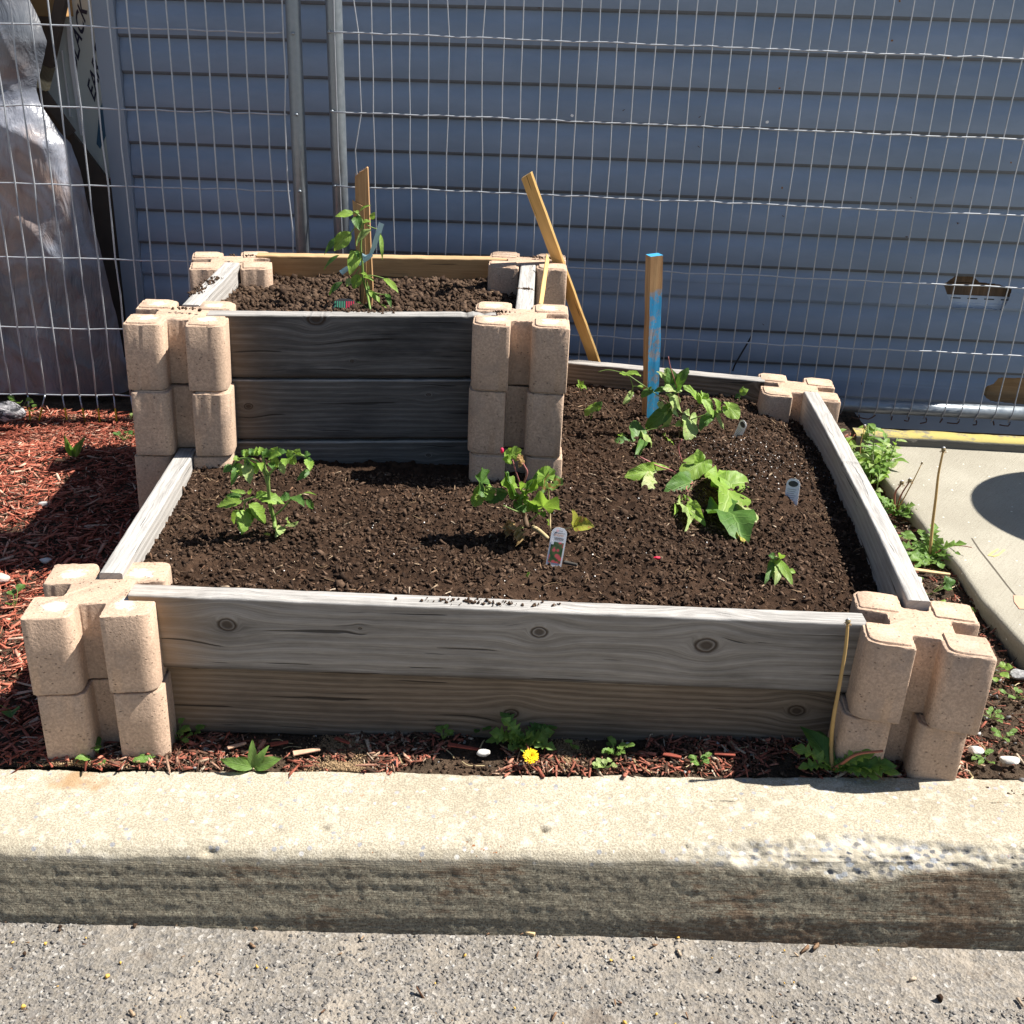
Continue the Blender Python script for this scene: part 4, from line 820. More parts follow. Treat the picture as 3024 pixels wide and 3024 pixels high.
chip('wood_chip', (0.3967, -0.0423, 0.0179), .03, .008, .003, -.5, m_redw, 'small red wood chip at the foot of the low brown plank', 'wood chip')
chip('wood_chip', (0.6034, -0.0524, 0.0241), .055, .008, .003, -.2, m_redw, 'dark red splinter left of the dandelion leaves', 'wood chip')
chip('wood_chip', (0.9501, -0.063, 0.0345), .03, .008, .003, -.3, m_redw, 'red wood chip right of the clover clump', 'wood chip')
chip('wood_chip', (1.0378, -0.0564, 0.0371), .035, .007, .003, -.1, m_redw, 'long red wood chip left of the tall bare dandelion stalk', 'wood chip')
chip('straw_stick', (1.5807, 0.6103, 0.0574), .085, .009, .004, -.25, m_tanw, 'pale stick lying in the gap below the tall dandelion', 'stick')
chip('cigarette_butt', (0.7207, -0.3188, -0.1134), .022, .010, .006, -.2, m_tanw, 'tan crushed paper scrap at the kerb foot', 'scrap')
def stone(name, p, s, m, label, cat='stone', seed=1, sub=3, group=None):
    V, F = ico(sub); rs = np.random.RandomState(seed); pl_ = rs.randn(9, 3); pl_ /= np.linalg.norm(pl_, axis=1)[:, None]
    for q in pl_: 
        d = V@q; lim = .34+.08*rs.rand(); V = V-np.outer(np.clip(d-lim, 0, 1), q)
    V = V+(rs.rand(*V.shape)-.5)*.02
    o = link(pymesh(name, V*np.array(s), [tuple(f) for f in F], m), name, loc=(p[0], p[1], p[2]+s[2]*.28)); return tag(o, label, cat, group)
stone('rock', (-0.815, 1.433, 0.015), (.10, .06, .065), m_rock, 'grey and black mottled rock lying by the left fence foot', 'rock', 4, 4)
stone('stone', (0.2314, -0.1063, 0.0069), (.036, .016, .014), m_whitestone, 'flat white stone under the plantain weed leaves at the kerb', seed=6)
stone('stone', (0.6371, -0.0672, 0.0231), (.026, .016, .012), m_whitestone, 'white stone left of the yellow dandelion', seed=7)
stone('stone', (1.4588, -0.0341, 0.0478), (.028, .018, .014), m_whitestone, 'white stone at the right foot of the front right blocks', seed=8)
stone('stone', (1.5059, -0.0582, 0.0492), (.035, .02, .014), m_whitestone, 'pale flat stone near the right edge above the kerb', seed=9)
stone('stone', (-0.461, 0.818, 0.03), (.026, .018, .014), m_whitestone, 'white stone in the red mulch at the edge of the shadow', seed=10)
stone('stone', (-0.339, 0.531, 0.03), (.03, .016, .014), m_whitestone, 'white stone in the red mulch behind the front left blocks', seed=11)
stone('stone', (1.5458, 0.5761, 0.0504), (.022, .018, .016), m_whitestone, 'small white stone in the gap beside the right plank', seed=12)
stone('stone', (-0.395, 0.44, 0.03), (.04, .03, .022), simple('pink_stone', (.5, .36, .32), .9), 'pinkish stone in the mulch at the left edge', seed=13)
stone('stone', (1.6275, 0.2075, 0.0488), (.05, .03, .02), m_pebble, 'grey stone on the ground right of the front right blocks', seed=14)
for i, (p, r_, lab) in enumerate((((0.4022, -0.0414, 0.0141), (.045, .03), 'left of the dandelion'), ((0.7725, -0.0544, 0.0252), (.035, .045), 'right of the dandelion'), ((-0.029, -0.115, 0.002), (.075, .02), 'under the front left blocks'), ((0.4067, -0.1031, 0.0142), (.05, .016), 'by the kerb left of the middle'))):
    n = 2600; X = p[0]+RS.randn(n)*r_[0]*.55; Y = np.minimum(p[1]+RS.randn(n)*r_[1]*.6, .2); ok_ = Y > -.122+.0205*(X+.146); X, Y = X[ok_], Y[ok_]; s_ = sizes(len(X), .0012, .0036, 2.); hh = .007*np.exp(-((X-p[0])/r_[0])**2-((Y-p[1])/r_[1])**2)
    tag(scatter('sand_patch', np.stack([X, Y, z_ground(X, Y)+.002+hh*RS.rand(len(X))], -1), s_, m_sand, flat=1.), 'patch of tan sand '+lab, 'sand', kind='stuff')
stone('leaf_bit', (0.933, 0.234, 0.25), (.014, .007, .006), simple('red_petal', (.65, .03, .07), .6), 'tiny crimson petal lying on the soil', 'petal', seed=15)
chip('twig', (0.775, 0.204, 0.245), .026, .006, .005, -.5, simple('dark_twig', (.05, .045, .04), .8), 'short dark twig beside the flower tag', 'twig')
# litter and aggregate on the road
okroad = lambda X, Y: Y < -.33+.0205*(X+.146)+.02
X, Y = sample(26000, -.45, 1.9, -.72, -.22, okroad); kk = fbm(X, Y, 4, 4, 810, .6)+.25*(Y < -.42) > -.02+RS.rand(len(X))*.25-.12; X, Y = X[kk], Y[kk]; s = sizes(len(X), .003, .0085, 1.5, asp=(1, .9, .55)); m_agg = islandmat('road_aggregate', [(0, (.12, .12, .12)), (.3, (.20, .19, .18)), (.7, (.28, .26, .24)), (.93, (.38, .36, .33)), (1, (.55, .53, .5))], .9, .0004)
tag(scatter('asphalt_aggregate', np.stack([X, Y, z_road(X, Y)-s[:, 2]*.12], -1), s, m_agg, flat=.5), 'exposed grey aggregate in the worn asphalt', 'gravel', kind='stuff')
X, Y = sample(420, -.45, 1.9, -.6, -.22, okroad); X = X[:130]; Y = Y[:130]; X2 = RS.rand(130)*2.1-.3; Y2 = -.31+.0205*(X2+.146)-np.abs(RS.randn(130))*.02; X = np.append(X, X2); Y = np.append(Y, Y2); s = sizes(len(X), .004, .016, 2.3, asp=(1, .4, .25))
tag(scatter('road_litter', np.stack([X, Y, z_road(X, Y)+.004], -1), s, m_fleck, 'chip', .4), 'bits of bark and straw on the asphalt by the kerb', 'litter', kind='stuff')
X, Y = sample(400, -.45, 1.9, -.6, -.22, okroad); X = X[:70]; Y = Y[:70]; s = sizes(len(X), .003, .008, 1.6, asp=(1, .8, .6)); tag(scatter('yellow_crumbs', np.stack([X, Y, z_road(X, Y)+.003], -1), s, simple('yellow_crumb', (.6, .36, .08), .8), flat=1.), 'small yellow paint crumbs on the asphalt', 'litter', kind='stuff')
X, Y = sample(400, -.45, 1.9, -.6, -.22, okroad); X = X[:6]; Y = Y[:6]; X = np.append(X, [.02, .022, .13, -.01, 1.31, 1.0]); Y = np.append(Y, [-.345, -.352, -.338, -.40, -.41, -.38]); s = sizes(len(X), .005, .011, 1.6); tag(scatter('dark_clods', np.stack([X, Y, z_road(X, Y)+.004], -1), s, m_clod, flat=1.), 'dark dried soil clods on the asphalt', 'soil', kind='stuff')

# ------------------------------------------------------------------ stakes
sk = empty('split_stake', (0.303, 0.99, 0.521), label='brown split wooden stake behind the pepper plant in the upper box', cat='stake')
def stake_piece(nm, poly, th, m, parent):
    return slab_poly(nm, poly, th, m, parent)
stake_piece('shaft', [(0.276, 0.99, 0.795), (0.286, 0.99, 0.804), (0.295, 0.99, 0.809), (0.303, 0.99, 0.816), (0.305, 0.99, 0.814), (0.306, 0.99, 0.768), (0.308, 0.99, 0.662), (0.312, 0.99, 0.545), (0.308, 0.99, 0.497), (0.284, 0.99, 0.5), (0.279, 0.99, 0.599), (0.276, 0.99, 0.707)], .016, m_stake, sk)
stake_piece('splinter', [(0.27, 0.985, 0.744), (0.279, 0.985, 0.738), (0.289, 0.985, 0.734), (0.296, 0.985, 0.729), (0.297, 0.985, 0.663), (0.299, 0.985, 0.585), (0.289, 0.985, 0.502), (0.283, 0.985, 0.501), (0.277, 0.985, 0.6), (0.272, 0.985, 0.692)], .006, m_stake, sk)
for k_ in range(6): 
    a = Vector((0.28, 0.989, 0.795))+Vector((k_*.004, 0, k_*.003)); attach(link(tubemesh('fibre', [a, a+Vector((-.003+.001*k_, 0, .007))], .0004, m_stake, 4), 'fibre'), sk)
def lathe_lath(name, T, B, wd, th, label, twist=0., m=m_lath):
    T, B = Vector(T), Vector(B); L = (T-B).length; me = rbox(wd, th, L, .0012, 1); bm = bmesh.new(); bm.from_mesh(me)
    bmesh.ops.subdivide_edges(bm, edges=[e for e in bm.edges if abs(e.verts[0].co.z-e.verts[1].co.z) > L*.5], cuts=24, use_grid_fill=True)
    for v_ in bm.verts:
        v_.co.x += fbm(np.array([v_.co.z+3]), np.array([v_.co.x*9]), 14, 3, 940)[0]*.0022
        if v_.co.z > L*.49: v_.co.z += (v_.co.x/wd)*.022
    bm.to_mesh(me); bm.free(); me.materials.append(m); o = link(me, name); o.rotation_mode = 'QUATERNION'; o.rotation_quaternion = (T-B).to_track_quat('Z', 'Y')@Matrix.Rotation(twist, 3, 'Z').to_quaternion(); o.location = (T+B)/2; return tag(o, label, 'lath')
lathe_lath('wooden_lath', (0.659, 1.17, 0.789), (0.889, 1.445, 0.202), .0385, .009, 'long pale wooden lath leaning through the back right corner blocks', .0)
lathe_lath('wooden_lath', (0.718, 1.155, 0.6), (0.705, 1.0, 0.519), .0095, .006, 'thin broken pale lath standing against the back right blocks', .3)
def sqstake():
    zs = np.linspace(.0, .455, 40); V = []; a = .0155; rsn = fbm(zs, zs*0, 9, 3, 950)
    T = Vector((0.964, 1.03, 0.64)); B = Vector((0.991, 1.03, 0.23)); H = T.z-B.z+.04
    for i, z in enumerate(zs):
        c = B.lerp(T, (z/.455)); c = Vector((B.x+(T.x-B.x)*z/.455, 1.03, B.z-.04+H*z/.455)); ww = 1+.10*rsn[i]
        if z > .425: pass
        for q in range(4):
            for f in (0., .33, .66):
                a0 = (q+.0)*math.pi/2; p0 = (math.cos(a0), math.sin(a0)); p1 = (math.cos(a0+math.pi/2), math.sin(a0+math.pi/2)); p = (p0[0]*(1-f)+p1[0]*f, p0[1]*(1-f)+p1[1]*f)
                rt = math.radians(-27); px = p[0]*math.cos(rt)-p[1]*math.sin(rt); py = p[0]*math.sin(rt)+p[1]*math.cos(rt)
                V.append((c.x+px*a*1.42*ww, c.y+py*a*1.42*ww, c.z+(.0 if i < 39 else .002*px)))
    k = 12; F = [(i*k+j, i*k+(j+1) % k, (i+1)*k+(j+1) % k, (i+1)*k+j) for i in range(39) for j in range(k)]; F.append(tuple(39*k+j for j in range(k)))
    zb = B.z-.04; V = [(x-B.x, y-1.03, z-zb) for x, y, z in V]; o = link(pymesh('painted_stake', V, F, m_bluestake), 'painted_stake', loc=(B.x, 1.03, zb)); tag(o, 'square wooden stake painted partly bright blue behind the climbing plant', 'stake')
sqstake()

# ------------------------------------------------------------------ plant builders
def leafmesh(kind, B, T, wd, m, seed, nrm=None, bend=None, fold=None):
    rs = random.Random(seed); B, T = Vector(B), Vector(T); d = T-B; L = max(d.length, .002); e1 = d/L
    n = Vector(nrm) if nrm else Vector((rs.uniform(-.25, .75), -.6+rs.uniform(-.25, .2), .8+rs.uniform(-.2, .2)))
    n = n-e1*n.dot(e1)
    if n.length < .05: n = Vector((0, -1, .2))-e1*Vector((0, -1, .2)).dot(e1)
    n.normalize(); e2 = n.cross(e1).normalized(); hw = wd/2*(1.4 if kind == 'tom' else 1.25)
    bend = rs.uniform(.05, .16) if bend is None else bend; fold = rs.uniform(.1, .4) if fold is None else fold
    V = []; UV = []; ph = rs.uniform(0, 6)
    if kind == 'cor':
        nr, nt = 8, 40; sx = min(1.2, wd/(1.36*L))
        for i in range(nr+1):
            for j in range(nt):
                th = -math.pi*.985+math.pi*1.97*j/(nt-1); r = i/nr; a_ = abs(th)
                rf = (.62+.25*math.cos(th)+.05*math.cos(th)**2+.07*math.exp(-(th/.2)**2))*(1-.60*math.exp(-((math.pi-a_)/.38)**2))*(1+.018*math.sin(th*13+ph)+.012*math.sin(th*29))
                X_ = math.cos(th)*rf*r*L; Y_ = math.sin(th)*rf*r*L*sx; u = max(0, X_/L); q = abs(Y_)/(L*.7)
                z = bend*4*u*(1-u)*L+fold*q**1.3*L*.38-.10*L*max(0, u-.55)**1.3*(1+rs.random()*0)
                z += r*r*L*(.055*math.sin(th*4+ph)+.03*math.sin(th*9+ph*2))-.018*L*math.cos((u-q*.45)*26)*min(1, r*1.5)
                V.append(B+e1*X_+e2*Y_+n*z); UV.append((.15+.8*X_/L, .5+.5*Y_/(L*.72*sx+1e-6)))
        F = [(i*nt+j, i*nt+j+1, (i+1)*nt+j+1, (i+1)*nt+j) for i in range(nr) for j in range(nt-1)]
    elif kind == 'ger':
        nr, nt = 7, 46; R0 = L
        for i in range(nr+1):
            for j in range(nt):
                th = -2.75+5.5*j/(nt-1); r = i/nr; lob = 1+.055*abs(math.sin(th*3.5*1.3))-.05+.05*(i == nr)*math.sin(th*20)
                rad = (L*.62 if True else 0)*lob*r; sx = (hw/(L*.62+1e-6)); zz = (.30*fold+.12)*r*r*L*(.5+.5*math.cos(th))*.6+math.sin(th*5.2+ph)*.085*L*r*r+math.sin(th*9+ph)*.025*L*r
                V.append(B+e1*(rad*math.cos(th)+L*.30*min(1, 1))+e2*(rad*math.sin(th)*sx)+n*zz); UV.append((r, .5+.45*math.sin(th*5)))
        F = [(i*nt+j, i*nt+j+1, (i+1)*nt+j+1, (i+1)*nt+j) for i in range(nr) for j in range(nt-1)]
    else:
        nu, nv = {'tom': (26, 7), 'dand': (40, 5)}.get(kind, (15, 9)), None
        nu, nv = nu if isinstance(nu, tuple) else (15, 9)
        for i in range(nu):
            u = i/(nu-1)
            if kind == 'ov': w_ = math.sin(math.pi*min(1, u**.78))**.85*(1-.12*u)
            elif kind == 'dry': w_ = math.sin(math.pi*u**.7)**.6*(.8+.3*math.sin(u*17+ph))
            elif kind == 'cor': w_ = math.sqrt(max(0, 1-((u-.38)/.62)**2))*(1-.2*u**4)*(1+.035*math.sin(u*30+ph))
            elif kind == 'cor_old': w_ = min(1., (.62+2.0*u))*max(0, 1-u**2.1)**.85*1.0*(1+.03*math.sin(u*34+ph))
            elif kind == 'tom': w_ = math.sin(math.pi*u**.72)**.8*(1-.30*((u*5.0+.2) % 1.0)*(.3+u*.2+.5))
            elif kind == 'lance': w_ = math.sin(math.pi*u**.8)**.9*(1-.05*u)
            else:
                b_ = .30+.9*u**.7 if u < .8 else (1.1-(u-.8)*4.6); lob = ((u*6.5+.15) % 1.0); w_ = max(.02, b_)*(.24+.76*(lob**1.2) if u < .86 else .95)
                w_ = max(.04, w_)
            for j in range(nv):
                v = -1+2*j/(nv-1); av = abs(v); uu = u
                if kind == 'cor': uu = u-.20*(1-u)**4*av**1.2*(2-av)*(1-.35*av)
                if kind == 'dand': uu = u-.045*av
                if kind == 'tom': uu = u+.04*av
                z = bend*4*u*(1-u)*L+fold*av**1.3*hw*w_*1.1
                z += math.sin(u*11+ph+v*1.5)*(.085 if kind == 'cor' else .05)*wd*av+math.sin(u*23+ph*2+v*4)*.02*wd*(av+.3)
                if kind == 'cor': z += -.10*wd*math.cos((u-av*.35)*20)*(.25+.3*av)*.5
                if kind == 'dry': z += math.sin(u*19+v*5+ph)*.16*wd+math.cos(v*7+u*8)*.1*wd
                if kind == 'dand': z += math.sin(u*16+ph)*.10*wd*v
                V.append(B+e1*uu*L+e2*hw*w_*v+n*z); UV.append((u, .5+.5*v))
        F = [(i*nv+j, i*nv+j+1, (i+1)*nv+j+1, (i+1)*nv+j) for i in range(nu-1) for j in range(nv-1)]
    me = pymesh('leaf', V, F, m, True); ul = me.uv_layers.new(name='UVMap'); li = np.zeros(len(me.loops), dtype=np.int32); me.loops.foreach_get('vertex_index', li)
    ul.data.foreach_set('uv', np.array(UV, dtype=np.float32)[li].ravel()); return me
PLANTS={
 'tomato':([('tom',(0.166,0.286,0.306),(0.12,0.282,0.294),0.0195,'leaf_green'),('tom',(0.176,0.281,0.325),(0.147,0.279,0.329),0.0071,'leaf_green'),('tom',(0.167,0.283,0.317),(0.137,0.283,0.316),0.0091,'leaf_dark'),('tom',(0.165,0.292,0.287),(0.168,0.256,0.253),0.0248,'leaf_green'),('tom',(0.175,0.288,0.3),(0.201,0.3,0.257),0.026,'leaf_green'),('tom',(0.194,0.283,0.317),(0.241,0.291,0.302),0.0207,'leaf_green'),('tom',(0.157,0.293,0.285),(0.143,0.299,0.253),0.0144,'leaf_green'),('tom',(0.171,0.291,0.291),(0.173,0.303,0.254),0.0156,'leaf_dark'),('tom',(0.191,0.283,0.317),(0.214,0.28,0.327),0.0116,'leaf_green'),('tom',(0.178,0.281,0.323),(0.188,0.276,0.337),0.0052,'leaf_green'),('tom',(0.256,0.282,0.319),(0.237,0.285,0.317),0.0155,'leaf_dark'),('tom',(0.258,0.282,0.321),(0.287,0.254,0.316),0.0168,'leaf_dark'),('tom',(0.277,0.279,0.328),(0.308,0.264,0.334),0.0045,'leaf_green'),('tom',(0.284,0.283,0.317),(0.295,0.293,0.294),0.0103,'leaf_dark'),('tom',(0.191,0.276,0.388),(0.2,0.269,0.37),0.0152,'leaf_green'),('tom',(0.189,0.276,0.394),(0.178,0.278,0.381),0.0127,'leaf_dark'),('tom',(0.181,0.276,0.388),(0.191,0.25,0.358),0.0178,'leaf_pale'),('tom',(0.166,0.276,0.387),(0.174,0.262,0.366),0.0114,'leaf_green'),('tom',(0.163,0.276,0.387),(0.156,0.255,0.351),0.0114,'leaf_dark'),('tom',(0.155,0.276,0.381),(0.141,0.265,0.371),0.0127,'leaf_dark'),('tom',(0.169,0.276,0.395),(0.16,0.266,0.396),0.0114,'leaf_green'),('tom',(0.184,0.276,0.4),(0.178,0.276,0.413),0.0127,'leaf_green'),('tom',(0.195,0.276,0.402),(0.187,0.276,0.415),0.0114,'leaf_dark'),('tom',(0.2,0.276,0.401),(0.2,0.276,0.419),0.0114,'leaf_green'),('tom',(0.209,0.276,0.404),(0.206,0.276,0.419),0.0127,'leaf_green'),('tom',(0.204,0.276,0.389),(0.215,0.246,0.384),0.0102,'leaf_green'),('tom',(0.218,0.276,0.4),(0.218,0.276,0.417),0.0139,'leaf_dark'),('tom',(0.225,0.276,0.401),(0.239,0.276,0.42),0.0139,'leaf_green'),('tom',(0.22,0.276,0.395),(0.25,0.254,0.415),0.0165,'leaf_green'),('tom',(0.23,0.276,0.402),(0.256,0.276,0.412),0.0152,'leaf_dark'),('tom',(0.226,0.276,0.39),(0.233,0.256,0.386),0.0114,'leaf_dark'),('tom',(0.238,0.276,0.401),(0.23,0.278,0.378),0.0152,'leaf_green'),('tom',(0.24,0.276,0.39),(0.249,0.273,0.37),0.0114,'leaf_pale'),('tom',(0.255,0.276,0.402),(0.268,0.276,0.413),0.0152,'leaf_green'),('tom',(0.256,0.276,0.399),(0.258,0.252,0.394),0.0165,'leaf_green'),('tom',(0.273,0.276,0.407),(0.279,0.276,0.419),0.0126,'leaf_green'),('tom',(0.272,0.276,0.404),(0.256,0.274,0.392),0.0177,'leaf_green'),('tom',(0.286,0.276,0.406),(0.298,0.276,0.409),0.0114,'leaf_dark'),('tom',(0.293,0.276,0.401),(0.301,0.251,0.388),0.0139,'leaf_green'),('tom',(0.286,0.276,0.401),(0.304,0.268,0.395),0.0101,'leaf_dark'),('tom',(0.295,0.276,0.379),(0.277,0.25,0.368),0.0102,'leaf_dark'),('tom',(0.172,0.276,0.404),(0.18,0.276,0.407),0.0101,'leaf_dark'),('tom',(0.191,0.276,0.377),(0.192,0.246,0.406),0.0115,'leaf_dark'),('tom',(0.235,0.296,0.253),(0.232,0.25,0.253),0.0145,'leaf_pale'),('tom',(0.242,0.302,0.258),(0.247,0.272,0.279),0.0092,'leaf_pale'),('tom',(0.243,0.3,0.253),(0.263,0.278,0.261),0.0079,'leaf_pale'),('tom',(0.256,0.301,0.253),(0.263,0.306,0.26),0.004,'leaf_pale'),('tom',(0.222,0.255,0.253),(0.208,0.26,0.253),0.0052,'leaf_yellow')],
  [('stem_green',0.0042,[(0.223,0.286,0.253),(0.219,0.3,0.263),(0.216,0.289,0.297),(0.217,0.28,0.327),(0.218,0.276,0.348),(0.219,0.276,0.365)]),('stem_green',0.003,[(0.219,0.276,0.365),(0.214,0.276,0.378),(0.212,0.276,0.4),(0.211,0.276,0.411)]),('stem_green',0.0026,[(0.219,0.276,0.365),(0.236,0.276,0.383),(0.252,0.276,0.395),(0.272,0.276,0.406),(0.286,0.276,0.405),(0.294,0.276,0.396),(0.296,0.276,0.376)]),('stem_green',0.0024,[(0.216,0.276,0.348),(0.212,0.276,0.367),(0.202,0.276,0.389),(0.186,0.276,0.396),(0.166,0.276,0.393),(0.156,0.276,0.381)]),('stem_green',0.0018,[(0.217,0.284,0.314),(0.199,0.282,0.319),(0.178,0.285,0.312),(0.166,0.286,0.306)]),('stem_green',0.0018,[(0.185,0.284,0.315),(0.17,0.288,0.303),(0.165,0.292,0.287)]),('stem_green',0.002,[(0.223,0.296,0.276),(0.24,0.291,0.293),(0.258,0.283,0.316),(0.277,0.28,0.327)]),('stem_green',0.0012,[(0.223,0.286,0.253),(0.238,0.29,0.253),(0.243,0.303,0.253),(0.263,0.301,0.261)]),('stem_green',0.0018,[(0.212,0.276,0.4),(0.225,0.276,0.402),(0.238,0.276,0.407)])]),
 'geranium':([('ger',(0.614,0.318,0.342),(0.593,0.287,0.381),0.043,'leaf_dark'),('ger',(0.614,0.318,0.342),(0.615,0.299,0.319),0.034,'leaf_green'),('ger',(0.606,0.322,0.334),(0.59,0.306,0.303),0.0216,'leaf_green'),('ger',(0.63,0.324,0.328),(0.642,0.312,0.312),0.036,'leaf_dark'),('ger',(0.664,0.317,0.344),(0.651,0.297,0.368),0.0465,'leaf_dark'),('ger',(0.671,0.322,0.335),(0.639,0.287,0.36),0.0413,'leaf_green'),('ger',(0.691,0.323,0.331),(0.695,0.297,0.377),0.0594,'leaf_dark'),('ger',(0.686,0.329,0.319),(0.673,0.287,0.362),0.0271,'leaf_green'),('ger',(0.687,0.321,0.336),(0.719,0.297,0.357),0.0359,'leaf_green'),('ger',(0.685,0.334,0.306),(0.68,0.322,0.29),0.0309,'leaf_dark'),('ger',(0.731,0.317,0.359),(0.709,0.317,0.385),0.0339,'leaf_green'),('ger',(0.73,0.317,0.355),(0.72,0.307,0.371),0.0393,'leaf_ring'),('ger',(0.735,0.317,0.357),(0.756,0.297,0.357),0.0286,'leaf_ring'),('ger',(0.723,0.317,0.3),(0.719,0.247,0.351),0.0505,'leaf_green'),('ger',(0.711,0.321,0.292),(0.703,0.268,0.321),0.0308,'leaf_dark'),('ger',(0.661,0.317,0.4),(0.659,0.317,0.428),0.0319,'leaf_green'),('ger',(0.66,0.317,0.398),(0.651,0.307,0.411),0.0159,'leaf_green'),('dry',(0.68,0.317,0.399),(0.669,0.307,0.405),0.0159,'leaf_dry'),('dry',(0.678,0.317,0.397),(0.674,0.307,0.387),0.0071,'leaf_dry'),('ov',(0.783,0.351,0.253),(0.778,0.34,0.294),0.0203,'leaf_yellow'),('ov',(0.783,0.351,0.253),(0.822,0.335,0.261),0.0277,'leaf_yellow'),('dry',(0.664,0.343,0.253),(0.677,0.265,0.253),0.0313,'leaf_dry'),('dry',(0.661,0.334,0.253),(0.655,0.295,0.253),0.0202,'leaf_dry'),('ov',(0.733,0.354,0.253),(0.73,0.329,0.275),0.0093,'leaf_green'),('ov',(0.681,0.317,0.399),(0.676,0.321,0.388),0.0089,'leaf_dry')],
  [('stem_woody',0.0055,[(0.694,0.337,0.253),(0.688,0.35,0.271),(0.685,0.343,0.286),(0.683,0.334,0.306)]),('stem_woody',0.004,[(0.687,0.349,0.274),(0.676,0.336,0.303),(0.67,0.325,0.328)]),('stem_green',0.002,[(0.673,0.328,0.321),(0.644,0.322,0.334),(0.614,0.318,0.343)]),('stem_green',0.0018,[(0.671,0.326,0.325),(0.666,0.319,0.34),(0.655,0.317,0.352)]),('stem_green',0.0018,[(0.685,0.337,0.301),(0.688,0.328,0.321),(0.692,0.317,0.35)]),('stem_pink',0.0016,[(0.678,0.317,0.349),(0.67,0.317,0.372),(0.662,0.317,0.398)]),('stem_pink',0.0018,[(0.682,0.317,0.347),(0.69,0.317,0.373),(0.685,0.317,0.386),(0.678,0.317,0.397)]),('stem_pale',0.0018,[(0.738,0.329,0.253),(0.736,0.342,0.289),(0.731,0.32,0.339),(0.735,0.317,0.359)]),('stem_green',0.0016,[(0.694,0.355,0.253),(0.706,0.352,0.267),(0.722,0.342,0.288)]),('stem_pale',0.0052,[(0.705,0.339,0.253),(0.718,0.323,0.253),(0.733,0.295,0.253)]),('stem_pale',0.0016,[(0.74,0.321,0.253),(0.76,0.333,0.253),(0.781,0.348,0.253)]),('stem_green',0.0016,[(0.694,0.342,0.253),(0.679,0.332,0.253),(0.666,0.339,0.253)]),('stem_woody',0.003,[(0.655,0.317,0.348),(0.67,0.328,0.32),(0.672,0.338,0.298)]),('stem_green',0.0016,[(0.687,0.348,0.276),(0.667,0.344,0.285),(0.647,0.339,0.296)])]),
 'big_leaf':([('cor',(1.106,0.601,0.243),(1.083,0.456,0.243),0.1011,'leaf_green'),('cor',(1.106,0.601,0.243),(1.169,0.63,0.246),0.0684,'leaf_green'),('cor',(1.123,0.595,0.243),(1.12,0.68,0.246),0.0593,'leaf_green'),('cor',(1.093,0.47,0.243),(1.107,0.33,0.243),0.0876,'leaf_dark'),('cor',(1.13,0.495,0.243),(1.14,0.415,0.243),0.0371,'leaf_white'),('cor',(1.064,0.66,0.272),(1.019,0.63,0.246),0.0575,'leaf_green'),('cor',(1.043,0.62,0.243),(0.978,0.553,0.243),0.0599,'leaf_dark'),('cor',(1.087,0.66,0.245),(1.063,0.66,0.265),0.0334,'leaf_green'),('cor',(1.059,0.66,0.271),(1.053,0.66,0.304),0.0272,'leaf_green'),('cor',(0.973,0.66,0.245),(0.898,0.63,0.245),0.0456,'leaf_green'),('cor',(0.963,0.631,0.243),(0.934,0.567,0.243),0.0451,'leaf_white'),('cor',(1.02,0.504,0.243),(1.041,0.411,0.243),0.0315,'leaf_green'),('cor',(1.008,0.496,0.243),(1.004,0.376,0.243),0.0257,'leaf_pale'),('cor',(1.102,0.366,0.243),(1.108,0.336,0.243),0.0216,'leaf_yellow'),('ov',(0.994,0.501,0.243),(0.986,0.446,0.243),0.0114,'leaf_green')],
  [('stem_pink',0.0018,[(1.028,0.563,0.243),(1.027,0.592,0.243),(1.044,0.617,0.243)]),('stem_woody',0.0018,[(1.106,0.601,0.243),(1.087,0.66,0.243),(1.063,0.66,0.265),(1.02,0.66,0.273)]),('stem_pink',0.002,[(1.043,0.62,0.243),(1.004,0.66,0.251),(0.97,0.66,0.262),(0.932,0.66,0.28)]),('stem_pink',0.0018,[(1.023,0.66,0.273),(1.012,0.66,0.305),(1.018,0.66,0.325)]),('stem_woody',0.0015,[(0.993,0.501,0.243),(0.998,0.552,0.243),(1.031,0.57,0.243)]),('stem_pink',0.0018,[(0.971,0.66,0.248),(0.998,0.66,0.249),(1.03,0.593,0.243)]),('stem_woody',0.002,[(1.025,0.519,0.243),(1.028,0.563,0.243),(1.063,0.642,0.243),(1.106,0.601,0.243),(1.096,0.477,0.243)])]),
